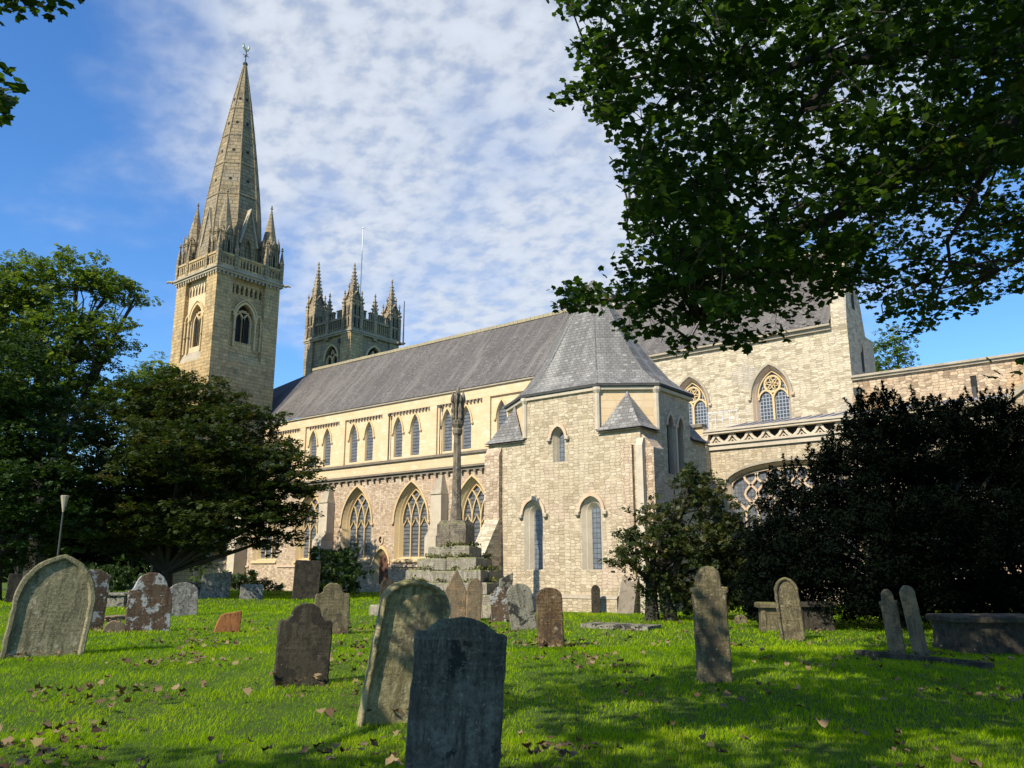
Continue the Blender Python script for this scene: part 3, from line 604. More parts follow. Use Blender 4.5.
for (p, q) in (((A2, Y0), (X1, B1)), ((X1, B2), (A2, Y1+.5)), ((X0, B1), (A1, Y0)), ((A1, Y1+.5), (X0, B2)), ((X0, B2), (X0, B1))):      # upper faces of the octagon
    mb = MB(); i_ = lambda r: (r[0]+(CX_-r[0])*.08, r[1]+(CY_-r[1])*.08); p2, q2 = i_(p), i_(q)
    mb.hexa([(*p, Z1-.6), (*q, Z1-.6), (*q2, Z1-.6), (*p2, Z1-.6)], [(*p, Z2), (*q, Z2), (*q2, Z2), (*p2, Z2)]); mb.build('octagon_face', M['ashlar'], cath)
for (x, y) in ((A2, Y0), (X1, B1), (A1, Y0)):
    mb = MB(); mb.lathe(x, y, [(.12, Z1+.1), (.12, Z2-.25), (.2, Z2-.1), (.2, Z2+.02)], 8); mb.build('corner_shaft', M['pale'], cath)
octp = [(A1, Y0), (A2, Y0), (X1, B1), (X1, B2), (A2, Y1+.3), (A1, Y1+.3), (X0, B2), (X0, B1)]; CX, CY = (X0+X1)/2, (B1+B2)/2
def oring(f, z): return [(CX+(x-CX)*f, CY+(y-CY)*f, z) for x, y in octp]
mb = MB(); mb.loft([oring(1.0, Z2-.12), oring(1.035, Z2-.1), oring(1.04, Z2+.02), oring(1.0, Z2+.03)], 1, True, False); mb.loft([oring(1.04, Z2+.03), oring(1.06, Z2+.05), oring(1.06, Z2+.14), oring(1.03, Z2+.15)], 0, True, True)
mb.build('chapter_eaves', [M['gutter'], M['pale']], cath)
mb = MB(); prof = [(1.055, 9.02), (.93, 9.32), (.80, 9.78), (.64, 10.62), (.50, 11.5), (.37, 12.42), (.24, 13.3), (.10, 14.3), (.015, 14.75)]
mb.loft([oring(f, z) for f, z in prof]); mb.build('chapter_roof', M['slate2'], cath)
mb = MB()
for i in range(8):
    mb.tube([(*[(CX+(octp[i][0]-CX)*f, CY+(octp[i][1]-CY)*f)][0], z-.01) for f, z in prof], [.035]*len(prof), 5)
mb.build('lead_hips', M['slate2'], cath)
def broach(cx, cy, pa, pb, apex):
    b = MB(); steps = [(1.0, 0), (.78, .16), (.5, .48), (.24, .78), (0.03, 1.0)]; c0 = ((pa[0]+pb[0])/2, (pa[1]+pb[1])/2); rings = []
    for f, h in steps:
        z = Z1+.03 + (apex-Z1)*h; e = 1.03 if f == 1.0 else 1.0
        rings.append([(c0[0]+(p[0]-c0[0])*f*e, c0[1]+(p[1]-c0[1])*f*e, z) for p in (pa, (cx, cy), pb)])
    b.loft(rings, 0, True, True)
    b.add([(cx+(cx-c0[0])*.05, cy+(cy-c0[1])*.05, Z1-.06), (pa[0]+(cx-c0[0])*.04, pa[1]+(cy-c0[1])*.04, Z1-.06), (pa[0], pa[1], Z1-.05), (pb[0], pb[1], Z1-.05), (pb[0]+(cx-c0[0])*.05, pb[1]+(cy-c0[1])*.05, Z1-.06)], [(0,1,2,3,4)], 1)
    b.tube([(c0[0], c0[1], apex-.1), (c0[0], c0[1], apex+.12)], [.1, .04], 6, 1)
    b.build('broach_roof', [M['slate2'], M['lead']], cath)
broach(X1+.12, Y0-.12, (A2, Y0-.12), (X1+.12, B1), 8.55); broach(X0-.12, Y0-.12, (X0-.12, B1), (A1, Y0-.12), 8.62); broach(X1+.12, Y1+.12, (X1+.12, B2), (A2, Y1+.12), 8.4)
mb = MB(); mb.hexa([(X0-.05,Y0-.26,-.3), (X0+.78,Y0-.26,-.3), (X0+.78,Y0,-.3), (X0-.05,Y0,-.3)], [(X0-.05,Y0-.22,6.5), (X0+.78,Y0-.22,6.5), (X0+.78,Y0,6.5), (X0-.05,Y0,6.5)])
mb.hexa([(X0-.05,Y0-.22,6.5), (X0+.78,Y0-.22,6.5), (X0+.78,Y0,6.5), (X0-.05,Y0,6.5)], [(X0-.05,Y0-.03,6.85), (X0+.78,Y0-.03,6.85), (X0+.78,Y0,6.85), (X0-.05,Y0,6.85)])
mb.build('corner_buttress', M['pinkish'], cath)
mb = MB(); mb.hexa([(X0+.0,Y0-1.75,-.3), (X0+.8,Y0-1.75,-.3), (X0+.8,Y0-.2,-.3), (X0+.0,Y0-.2,-.3)], [(X0+.0,Y0-1.65,1.5), (X0+.8,Y0-1.65,1.5), (X0+.8,Y0-.2,3.75), (X0+.0,Y0-.2,3.75)])
mb.build('raking_buttress', M['rubble_old'], cath)
mb = MB(); mb.box(X1-.75, X1-.32, Y0-.16, Y0, -.3, 6.35); mb.box(X1-.02, X1+.5, Y0+.1, Y0+.95, -.3, 6.2); mb.hexa([(X1-.02,Y0+.1,6.2), (X1+.5,Y0+.1,6.2), (X1+.5,Y0+.95,6.2), (X1-.02,Y0+.95,6.2)], [(X1-.02,Y0+.1,6.75), (X1+.05,Y0+.1,6.75), (X1+.05,Y0+.95,6.75), (X1-.02,Y0+.95,6.75)])
mb.build('corner_buttress', M['pinkish'], cath)
mb = MB(); mb.box(X1-.16, X1+.14, Y0-.14, Y0+.09, -.3, 6.3); mb.hexa([(X1-.16,Y0-.14,6.3), (X1+.14,Y0-.14,6.3), (X1+.14,Y0+.09,6.3), (X1-.16,Y0+.09,6.3)], [(X1-.16,Y0-.01,6.6), (X1+.14,Y0-.01,6.6), (X1+.14,Y0+.09,6.6), (X1-.16,Y0+.09,6.6)]); mb.build('corner_shaft', M['pale'], cath)
mb = MB(); mb.hexa([(X1-.95,Y0-.6,-.3), (X1-.25,Y0-.6,-.3), (X1-.25,Y0,-.3), (X1-.95,Y0,-.3)], [(X1-.95,Y0-.2,1.1), (X1-.25,Y0-.2,1.1), (X1-.25,Y0,1.35), (X1-.95,Y0,1.35)]); mb.build('buttress_foot', M['darktrim'], cath)
mb = MB(); mb.box(X0+.8, X1-1.12, Y0-.24, Y0, -.3, .46, 0); mb.hexa([(X0+.8,Y0-.27,.46), (X1-1.12,Y0-.27,.46), (X1-1.12,Y0,.46), (X0+.8,Y0,.46)], [(X0+.8,Y0-.2,.56), (X1-1.12,Y0-.2,.56), (X1-1.12,Y0,.62), (X0+.8,Y0,.62)], 1); mb.box(X1-.02, X1+.2, Y0+1, Y1+2, -.3, .5, 0)
mb.build('plinth', [M['rubble'], M['trim']], cath)

# ================================================================= TOWERS
def pinnacle(mb, cx, cy, z0, r, zsh, ztip, m=0, n=8, crock=True, gables=True, rot=None):
    rot = math.pi/n if rot is None else rot
    mb.lathe(cx, cy, [(r, z0), (r, zsh-.1), (r*1.15, zsh), (r*1.0, zsh+.05), (r*.88, zsh+.1), (.05, ztip-.35)], n, rot, m)
    mb.lathe(cx, cy, [(.04, ztip-.4), (.16, ztip-.25), (.05, ztip-.15), (.10, ztip-.08), (.02, ztip+.12)], 6, 0, m)
    if gables:
        for k in range(4 if n == 4 else 8):
            a = rot + (k+.5)*2*math.pi/n; ca, sa = math.cos(a), math.sin(a); rr = r*math.cos(math.pi/n)*1.06; hw = r*math.sin(math.pi/n)*.95; gh = hw*2.6
            p = lambda u, z, d: (cx+ca*(rr+d)-sa*u, cy+sa*(rr+d)+ca*u, z)
            mb.add([p(-hw, zsh-.2, 0), p(hw, zsh-.2, 0), p(0, zsh-.2+gh, -.04), p(0, zsh-.2+gh, -rr*.6)], [(0,1,2), (1,3,2), (0,2,3)], m)
    if crock:
        k = 0; z = zsh+.4
        while z < ztip-.6:
            f = 1-(z-zsh)/(ztip-.35-zsh); rr = r*.92*f
            for q in range(4):
                a = q*math.pi/2+math.pi/4; x, y = cx+math.cos(a)*(rr+.04), cy+math.sin(a)*(rr+.04); s = .06+.05*f
                mb.box(x-s, x+s, y-s, y+s, z-s*.6, z+s*1.1, m)
            z += .42
def painted_opening(mb, pl, uc, w, z0, zs, zt, d, md, mt, t=.12, seg=6):
    sheet(mb, pl, arch(uc, w, z0, zs, zt, seg), d, md); bar(mb, pl, arch(uc, w+t*.7, z0, zs, zt+t*.5, seg)[:], t, d-.02, d+.12, mt)  # no hole: the dark arch sheet paints inner shade on the wall
TX0, TX1, TY0, TY1, TZ = -74.86, -67.66, 40.0, 47.05, 29.3
mb = MB()
mb.box(TX0+.4, TX1-1.1, TY0+1.1, TY1-.3, -.3, TZ, 3)
for (a, b, c, d_) in ((TX0, TX0+1.75, TY0, TY0+1.75), (TX1-1.75, TX1, TY0, TY0+1.75), (TX1-1.7, TX1, TY1-1.65, TY1), (TX0, TX0+1.75, TY1-1.75, TY1)): mb.box(a, b, c, d_, -.3, TZ-.01, 0)
mb.box(TX0+1.75, TX1-1.75, TY0+.003, TY0+1.2, -.3, 20.9, 0); mb.box(TX1-1.2, TX1-.003, TY0+1.75, TY1-1.65, -.3, 20.9, 0)
tw_s, tw_e = SP(TY0+.42), EP(TX1-.42)
sc_, ec_ = (TX0+TX1)/2, (TY0+TY1)/2+.02
def corb(u0, u1): 
    k = (u1-u0)/7; return [arch(u0+k*(i+.5), k*.62, 27.65, 28.15, 28.65, 4) for i in range(7)]
wall_panel(mb, tw_s, [(TX0+1.75, 20.9), (TX1-1.75, 20.9), (TX1-1.75, TZ), (TX0+1.75, TZ)], corb(TX0+1.75, TX1-1.75)+[arch(sc_, 1.9, 22.4, 25.2, 26.6, 8)], .45, 1, 1)
wall_panel(mb, tw_e, [(TY0+1.75, 20.9), (TY1-1.65, 20.9), (TY1-1.65, TZ), (TY0+1.75, TZ)], corb(TY0+1.75, TY1-1.65)+[arch(ec_, 1.9, 22.9, 25.4, 26.75, 8)], .45, 0, 0)
# sloped sills below the panels, cornice
mb.hexa([(TX0+1.75,TY0+.01,20.9), (TX1-1.75,TY0+.01,20.9), (TX1-1.75,TY0+.43,20.9), (TX0+1.75,TY0+.43,20.9)], [(TX0+1.75,TY0+.38,21.9), (TX1-1.75,TY0+.38,21.9), (TX1-1.75,TY0+.43,21.9), (TX0+1.75,TY0+.43,21.9)], 2)
mb.hexa([(TX1-.43,TY0+1.75,20.9), (TX1-.01,TY0+1.75,20.9), (TX1-.01,TY1-1.65,20.9), (TX1-.43,TY1-1.65,20.9)], [(TX1-.43,TY0+1.75,21.7), (TX1-.38,TY0+1.75,21.7), (TX1-.38,TY1-1.65,21.7), (TX1-.43,TY1-1.65,21.7)], 0)
def bandring(mb, x0, x1, y0, y1, pr, z0, z1, m): mb.box(x0-pr, x1+pr, y0-pr, y1+pr, z0, z1, m)
q = TX0+.05
while q < TX1: mb.box(q, q+.2, TY0-.16, TY0, TZ-.28, TZ+.03, 2); q += .44
q = TY0+.05
while q < TY1: mb.box(TX1, TX1+.16, q, q+.2, TZ-.28, TZ+.03, 2); q += .44
bandring(mb, TX0, TX1, TY0, TY1, .22, TZ, TZ+.22, 2); bandring(mb, TX0, TX1, TY0, TY1, .34, TZ+.221, TZ+.4, 2); bandring(mb, TX0, TX1, TY0, TY1, .14, TZ+.4, TZ+.62, 2)
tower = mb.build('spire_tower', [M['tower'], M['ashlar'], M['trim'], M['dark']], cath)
# belfry windows: twin lights over a dark sheet that paints the inner shade
for pl_, uc, z0, zs, zt in ((tw_s, sc_, 22.4, 25.2, 26.6), (tw_e, ec_, 22.9, 25.4, 26.75)):
    b = MB(); sheet(b, pl_, arch(uc, 1.88, z0, zs, zt-.02, 8), -.44, 1)
    bar(b, pl_, arch(uc, 2.15, z0, zs, zt+.15, 8)[1:-1], .22, -.05, .14, 0); bar(b, pl_, arch(uc, 2.6, zs-.2, zs, zt+.45, 8)[1:-1], .12, -.05, .18, 0)
    for s in (-.45, .45): bar(b, pl_, arch(uc+s, .84, z0, zs-.3, zs+.5, 6)[:], .14, -.40, -.18, 0)
    b.box(*( (uc-.09, uc+.09, TY0+.6, TY0+.8) if pl_ is tw_s else (TX1-.8, TX1-.6, uc-.09, uc+.09)), z0, zs+.1, 0)
    for s in (-.32, 0, .32): bar(b, pl_, [(uc-.3+s, zs+.75-abs(s)*.4), (uc+.3+s, zs+.75-abs(s)*.4)], .1, -.42, -.2, 0)
    for s in (-1, 1):                       # blind side arches with shafts
        bar(b, pl_, arch(uc+s*1.5, .72, zs-.9, zs-.2, zs+.55, 6)[1:-1], .14, -.02, .2, 0); sheet(b, pl_, arch(uc+s*1.5, .5, z0, zs-.2, zs+.4, 6), .004, 2)
        for off in (1.16, 1.84):
            if off > 1.7: off = 1.80
            q = pl_.P(uc+s*off, 0, .14); b.lathe(q.x, q.y, [(.1, z0-.6), (.1, zs-.35), (.17, zs-.2), (.17, zs-.1), (.06, zs-.08)], 6, m=0); b.lathe(q.x, q.y, [(.15, z0+1.0), (.15, z0+1.12)], 6, m=2)
    b.build('belfry_window', [M['dressed'], M['dark'], M['tower']], tower)
# balustrade
def balus(mb, pl, u0, u1, z0, z1, m=0, step=.36, dark=1, th_=.24):
    bar(mb, pl, [(u0, z0+.10), (u1, z0+.10)], .2, -th_, 0, m); bar(mb, pl, [(u0, z1-.1), (u1, z1-.1)], .2, -th_, .03, m)
    n_ = int((u1-u0)/step); k = (u1-u0)/n_
    for i in range(n_+1):
        wd = .34 if i in (n_//3, n_-n_//3) else .13
        bar(mb, pl, [(u0+k*i, z0+.2), (u0+k*i, z1-.2)], wd, -th_+.04, -.04, m)
        if i < n_: bar(mb, pl, [(u0+k*i, z1-.2), (u0+k*(i+.5), z1-.32), (u0+k*(i+1), z1-.2)], .16, -th_+.05, -.05, m)
b = MB()
for pl_, u0, u1 in ((SP(TY0-.1), TX0, TX1), (EP(TX1+.1), TY0, TY1), (Plane((0,TY1+.1,0),(1,0,0),(0,1,0)), TX0, TX1), (Plane((TX0-.1,0,0),(0,1,0),(-1,0,0)), TY0, TY1)): balus(b, pl_, u0, u1, TZ+.6, TZ+1.95)
b.build('balustrade', [M['tower']], tower)
zb = TZ+.55
for (x, y, zt) in ((TX1-.95, TY0+.95, 38.2), (TX0+.95, TY0+.95, 38.2), (TX1-.95, TY1-.95, 38.2), (TX0+.95, TY1-.95, 38.2)):
    b = MB(); pinnacle(b, x, y, zb, .98, 33.4, zt, 0, 8, False)
    for k in range(8):
        a = math.pi/8 + (k+.5)*math.pi/4; p_ = Plane((x+math.cos(a)*.905, y+math.sin(a)*.905, 0), (-math.sin(a), math.cos(a), 0), (math.cos(a), math.sin(a), 0)); painted_opening(b, p_, 0, .32, zb+.9, 32.2, 32.8, .004, 1, 0, .08, 5)
        b.lathe(x+math.cos(a+math.pi/8)*1.02, y+math.sin(a+math.pi/8)*1.02, [(.09, zb), (.09, 33.2), (.14, 33.3), (.02, 34.5)], 5)
    b.build('corner_pinnacle', [M['spire'], M['dark']], tower)
for (x, y) in ((TX1, TY0), (TX0, TY0), (TX1, TY1), (TX0, TY1), (sc_-1.7, TY0), (sc_+1.7, TY0), (TX1, ec_-1.7), (TX1, ec_+1.7)):
    cr = (x in (TX0, TX1)) and (y in (TY0, TY1)); b = MB(); pinnacle(b, x, y, zb-.2, .26, TZ+2.6, 33.6 if cr else 33.9, 0, 4, False, True, math.pi/4); b.build('small_pinnacle', M['spire'], tower)
# lucarnes on the four cardinal faces
def lucarne(pl_, uc):
    b = MB(); z0 = zb; zs, zt = 33.2, 36.6; d0 = -2.2
    prof_ = [(uc-.85, z0), (uc+.85, z0), (uc+.85, 33.4), (uc, zt), (uc-.85, 33.4)]
    wall_panel(b, pl_, prof_, [arch(uc, .75, 30.9, 32.6, 33.6, 6)], .5, 0, 0)
    b.loft([[pl_.P(u, z, 0) for u, z in prof_], [pl_.P(u, z, d0) for u, z in prof_]], 0, False, False)
    sheet(b, pl_, arch(uc, .75, 30.9, 32.6, 33.6, 6), -.45, 1); bar(b, pl_, [(uc, 30.9), (uc, 33.0)], .1, -.4, -.15, 0)
    bar(b, pl_, [(uc-1.0, 33.0), (uc, zt+.25), (uc+1.0, 33.0)], .22, -2.0, .14, 2); return b
for pl_, uc in ((SP(TY0+.75), sc_), (EP(TX1-.75), ec_), (Plane((0,TY1-.75,0),(1,0,0),(0,1,0)), sc_), (Plane((TX0+.75,0,0),(0,1,0),(-1,0,0)), ec_)): lucarne(pl_, uc).build('lucarne', [M['spire'], M['dark'], M['trim']], tower)
b = MB(); sr = [(3.35, zb-.1), (3.05, 33.5), (2.80, 37.0), (2.48, 39.8), (2.0, 43.3), (1.48, 46.8), (.96, 50.0), (.45, 52.8), (.14, 54.5)]
SX = sc_ - .30
b.lathe(SX, ec_, sr, 8, math.pi/8, 0)
for k in range(8):
    a = math.pi/8 + k*math.pi/4; b.tube([(SX+math.cos(a)*r_, ec_+math.sin(a)*r_, z) for r_, z in sr], [.07]*len(sr), 5, 0)
def srad(z):
    for (r0, za), (r1, z1_) in zip(sr, sr[1:]):
        if za <= z <= z1_: return r0 + (r1-r0)*(z-za)/(z1_-za)
for zz in (40.2, 43.6, 47.0, 50.0):
    for k in range(8):
        a = k*math.pi/4; r_ = srad(zz)*math.cos(math.pi/8); p_ = Plane((SX+math.cos(a)*(r_+.03), ec_+math.sin(a)*(r_+.03), 0), (-math.sin(a), math.cos(a), 0), (math.cos(a), math.sin(a), 0))
        s = .17; b.add([p_.P(u, zz+v, 0) for u, v in ((-s,0),(-s*.4,-s),(s*.4,-s),(s,0),(s*.4,s),(-s*.4,s))] + [p_.P(u, zz+v, -.3) for u, v in ((-s,0),(-s*.4,-s),(s*.4,-s),(s,0),(s*.4,s),(-s*.4,s))], [(0,1,2,3,4,5)] + [(i, 6+i, 6+(i+1) % 6, (i+1) % 6) for i in range(6)], 1)  # dark hexagons on the solid spire, inner shade painted as colour
for zz in (38.4, 42.0, 45.4, 48.8): r_ = srad(zz)+.05; b.lathe(SX, ec_, [(r_, zz), (r_+.015, zz+.12), (r_-.02, zz+.2)], 8, math.pi/8, 0, False)
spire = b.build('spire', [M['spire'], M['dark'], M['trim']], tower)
b = MB(); b.lathe(SX, ec_, [(.05, 54.3), (.26, 54.6), (.26, 54.75), (.06, 55.0), (.05, 56.3)], 8); b.tube([(SX-.35, ec_, 55.7), (SX+.35, ec_, 55.7)], [.04, .04], 5); b.tube([(SX, ec_-.35, 55.7), (SX, ec_+.35, 55.7)], [.04, .04], 5)
o = b.build('finial', M['gutter'], tower)
ck = [(-.55,.05),(-.45,.35),(-.62,.55),(-.35,.5),(-.2,.2),(.1,.12),(.25,.3),(.28,.62),(.42,.68),(.40,.45),(.52,.40),(.40,.36),(.32,.0),(.1,-.16),(-.2,-.16)]
b = MB(); e_ = Plane((SX, ec_, 56.4), (-.2, .98, 0), (.98, .2, 0)); b.loft([[e_.P(u, v, -.04) for u, v in ck], [e_.P(u, v, .04) for u, v in ck]], 0, True, True); b.build('weathercock', plain_stone('gilded_cock', (.85,.75,.5), (.8,.72,.5), (.6,.5,.3), .001), tower)
for (x, y, dx, dy) in ((TX1+.3, TY1+.3, .45, .45), (TX0-.3, TY0-.3, -.45, -.45)):
    b = MB(); b.tube([(x, y, TZ+.25), (x+dx*.6, y+dy*.6, TZ+.3), (x+dx, y+dy, TZ+.2)], [.17, .13, .08], 6); b.build('gargoyle', M['trim'], tower)

# north-west tower with crown of pinnacles
NX0, NX1, NY0, NY1, NZ = -74.8, -67.25, 56.2, 62.9, 26.7
mb = MB(); mb.box(NX0+.003, NX1-.4, NY0+.4, NY1, -.3, NZ, 0)
ns, ne = SP(NY0), EP(NX1); nsc, nec = (NX0+NX1)/2+.6, (NY0+NY1)/2
wall_panel(mb, ns, [(NX0, 0), (NX1, 0), (NX1, NZ), (NX0, NZ)], [arch(nsc, 2.2, 21.0, 24.2, 25.7, 8)], .35, 0, 0)
wall_panel(mb, ne, [(NY0, 0), (NY1, 0), (NY1, NZ), (NY0, NZ)], [arch(nec, 2.2, 21.0, 24.2, 25.7, 8)], .35, 0, 0)
for (x, y) in ((NX1, NY0),): mb.box(x-1.5, x+.25, y-.25, y+1.5, -.3, NZ-.02, 1)
mb.box(NX0-.2, NX0+1.2, NY0-.25, NY0+1, -.3, NZ-.02, 0); mb.box(NX1-1.2, NX1+.2, NY1-1.2, NY1+.2, -.3, NZ-.02, 0)
bandring(mb, NX0, NX1, NY0, NY1, .32, NZ, NZ+.2, 2); bandring(mb, NX0, NX1, NY0, NY1, .42, NZ+.201, NZ+.36, 2)
ntow = mb.build('pinnacled_tower', [M['jasper'], M['tower'], M['trim']], cath)
for pl_, uc in ((ns, nsc), (ne, nec)):
    b = MB(); sheet(b, pl_, arch(uc, 2.2, 21.0, 24.2, 25.7, 8), -.34, 1); bar(b, pl_, arch(uc, 2.4, 21.0, 24.2, 25.85, 8)[1:-1], .2, -.02, .14, 0)
    for s in (-.5, .5): bar(b, pl_, arch(uc+s, .9, 21.0, 24.0, 24.7, 6), .16, -.33, -.1, 0)
    bar(b, pl_, [(uc-.22, 24.8), (uc, 25.3), (uc+.22, 24.8)], .15, -.33, -.1, 0)
    b.build('belfry_window', [M['dressed'], M['dark']], ntow)
b = MB()
for pl_, u0, u1 in ((SP(NY0-.12), NX0, NX1), (EP(NX1+.12), NY0, NY1), (Plane((0,NY1+.12,0),(1,0,0),(0,1,0)), NX0, NX1), (Plane((NX0-.12,0,0),(0,1,0),(-1,0,0)), NY0, NY1)):
    wall_h = NZ+.35; bar(b, pl_, [(u0, wall_h+.15), (u1, wall_h+.15)], .3, -.35, .02, 0); q = u0+.2; i = 0
    bar(b, pl_, [(u0, wall_h+.85), (u1, wall_h+.85)], 1.1, -.32, -.20, 2)
    while q < u1:
        bar(b, pl_, [(q, wall_h+.3), (q, wall_h+1.5)], .10, -.3, -.02, 0); q += .3
    bar(b, pl_, [(u0, wall_h+1.55), (u1, wall_h+1.55)], .22, -.38, .05, 0); q = u0+1.2
    while q < u1-1.4:
        bar(b, pl_, [(q, wall_h+2.05), (q+.72, wall_h+2.05)], .8, -.3, -.02, 0); bar(b, pl_, [(q-.05, wall_h+2.5), (q+.77, wall_h+2.5)], .12, -.36, .05, 0)
        for s in (.2, .52): bar(b, pl_, [(q+s, wall_h+1.8), (q+s, wall_h+2.35)], .09, -.08, .004, 1)
        q += 1.3
b.build('battlemented_parapet', [M['jasper'], M['dark'], M['tower']], ntow)
def bigpin(x, y, zt):
    b = MB(); s = .66; z0, z1 = NZ+.3, NZ+3.6+(zt-34.4)*.5
    b.box(x-s, x+s, y-s, y+s, z0, z1, 0)
    for (dx, dy) in ((-1,-1), (1,-1), (1,1), (-1,1)):
        pinnacle(b, x+dx*s, y+dy*s, z0, .24, z1-.7, z1+1.1, 0, 4, True, False, math.pi/4); pinnacle(b, x+dx*s*.55, y+dy*s*.55, z1-.3, .16, z1+.7, z1+1.9, 0, 4, False, False, math.pi/4)
    for (pl_, uc) in ((SP(y-s), x), (EP(x+s), y)):
        for zz in (z0+.4, z0+1.75):
            for u in (-.28, .28): painted_opening(b, pl_, uc+u, .3, zz, zz+.85, zz+1.15, .01, 1, 0, .09, 5)
        bar(b, pl_, [(uc-s, z0+1.55), (uc+s, z0+1.55)], .16, -.02, .1, 0); bar(b, pl_, [(uc-s, z1), (uc, z1+1.0), (uc+s, z1)], .15, -.3, .05, 0)
    pinnacle(b, x, y, z1-.1, .62, z1+.35, zt, 0, 8, True, True)
    b.build('corner_pinnacle', [M['jasper'], M['dark']], ntow)
for x, y, zt in ((NX1-.45, NY0+.45, 34.9), (NX0+.6, NY0+.5, 36.6), (NX1-.5, NY1-.5, 34.6), (NX0+.5, NY1-.5, 34.6)): bigpin(x, y, zt)
for x, y, zt in ((-71.15, NY0-.05, 31.9), (NX1+.05, 59.4, 31.9)):
    b = MB(); pinnacle(b, x, y, NZ-.3, .36, NZ+3.0, zt, 0, 4, True, True, math.pi/4); b.build('parapet_pinnacle', M['jasper'], ntow)
b = MB(); b.tube([(-71.2, 60.6, 28), (-71.2, 60.6, 41.4)], [.07, .05], 6); b.lathe(-71.2, 60.6, [(.03, 41.3), (.14, 41.45), (.03, 41.6)], 6); b.build('flagpole', plain_stone('white_pole', (.8,.8,.8), (.75,.75,.75), (.6,.6,.6), .001), ntow)
b = MB(); b.tube([(NX1+.9, NY1+.2, NZ-.1), (NX1+.9, NY1+.2, NZ+5.2)], [.09, .05], 6); b.tube([(NX1+.3, NY1+.2, NZ+.1), (NX1+1.1, NY1+.3, NZ+.1)], [.16, .1], 6); b.build('lightning_rod', M['gutter'], ntow)
for x, y in ((NX1+.4, NY0-.4), (NX1+.45, NY1-.2)):
    b = MB(); b.tube([(x, y, NZ+.1), (x+.4, y-.4, NZ+.05)], [.15, .1], 6); b.build('gargoyle', M['trim'], ntow)
b = MB(); b.tube([(-68.9, NY0-.1, NZ-.6), (-68.9, NY0-.1, 20)], [.09, .09], 6); b.box(-69.15, -68.65, NY0-.28, NY0, NZ-.9, NZ-.45); b.build('drainpipe', M['gutter'], ntow)

# ================================================================= PREACHING CROSS
cp = at(455, 600, 31.4); cx0, cy0 = float(cp[0]), float(cp[1])
cross = empty('churchyard_cross', (cx0, cy0, 0), R(24)); tag(cross, 'tall stone cross shaft on a block and six mossy steps before the cathedral', 'stone cross')
M['step'] = grave_mat('mossy_step_stone', (.33,.29,.21), (.40,.36,.27), (.20,.19,.15), .35, (.24,.21,.15), .3, .9, 7)
for k, (s, z0, z1) in enumerate(((2.35, -.2, .36), (2.05, .36, .74), (1.74, .74, 1.14), (1.42, 1.14, 1.56), (1.10, 1.56, 2.0), (.80, 2.0, 2.42))):
    b = MB(); nb = 3 if k < 4 else 2
    for i in range(nb):                      # blocks of the step with worn open joints
        for j in range(nb):
            if nb > 2 and 0 < i < nb-1 and 0 < j < nb-1: continue
            x0, x1 = -s + 2*s*i/nb, -s + 2*s*(i+1)/nb; y0, y1 = -s + 2*s*j/nb, -s + 2*s*(j+1)/nb
            e = [random.uniform(-.03, .03) for _ in range(4)]; t = z1 + random.uniform(-.03, .01)
            x0 += .006 + e[0]*(i == 0); x1 -= .006 + e[1]*(i == nb-1); y0 += .006 + e[2]*(j == 0); y1 -= .006
            b.hexa([(x0,y0,z0), (x1,y0,z0), (x1,y1,z0), (x0,y1,z0)], [(x0,y0,t-.05), (x1,y0,t-.05), (x1,y1,t-.05), (x0,y1,t-.05)])
            b.hexa([(x0,y0,t-.05), (x1,y0,t-.05), (x1,y1,t-.05), (x0,y1,t-.05)], [(x0+.04,y0+.04,t), (x1-.04,y0+.04,t), (x1-.04,y1-.04,t-.005), (x0+.04,y1-.04,t)])
    b.box(-s+.3, s-.3, -s+.3, s-.3, z0+.01, z1-.07); b.build('step', M['step'], cross)
b = MB(); b.hexa([(-.56,-.56,2.40), (.56,-.56,2.40), (.56,.56,2.40), (-.56,.56,2.40)], [(-.56,-.56,3.2), (.56,-.56,3.2), (.56,.56,3.2), (-.56,.56,3.2)]); b.hexa([(-.56,-.56,3.2), (.56,-.56,3.2), (.56,.56,3.2), (-.56,.56,3.2)], [(-.46,-.46,3.36), (.46,-.46,3.36), (.46,.46,3.36), (-.46,.46,3.36)])
M['crossblock'] = grave_mat('grey_brown_socket_stone', (.20,.165,.115), (.28,.235,.165), (.33,.31,.26), .4, (.11,.09,.07), .4, .7)
b.build('socket_block', M['crossblock'], cross)
b = MB(); b.lathe(0, 0, [(.25, 3.34), (.22, 3.7), (.185, 3.95), (.17, 4.6), (.135, 6.62), (.18, 6.7), (.20, 6.85), (.14, 6.95)], 8, math.pi/8); b.build('shaft', M['crossblock'], cross)
b = MB(); b.lathe(0, 0, [(.16, 6.9), (.24, 7.05), (.25, 7.2), (.15, 7.26), (.15, 7.85), (.22, 7.95), (.20, 8.05), (.12, 8.2), (.04, 8.55)], 8)
for k in range(4):
    a = k*math.pi/2; x, y = .21*math.cos(a), .21*math.sin(a); b.lathe(x, y, [(.05, 7.15), (.05, 7.9), (.10, 8.0), (.10, 8.1), (.02, 8.38)], 5)
    x, y = .2*math.cos(a+.785), .2*math.sin(a+.785); b.lathe(x, y, [(.03, 7.2), (.09, 7.3), (.07, 7.5), (.09, 7.62), (.05, 7.78), (.02, 7.9)], 6); b.lathe(x*1.25, y*1.25, [(.02, 7.92), (.06, 7.98), (.02, 8.2)], 5)
b.build('carved_head', M['crossblock'], cross)

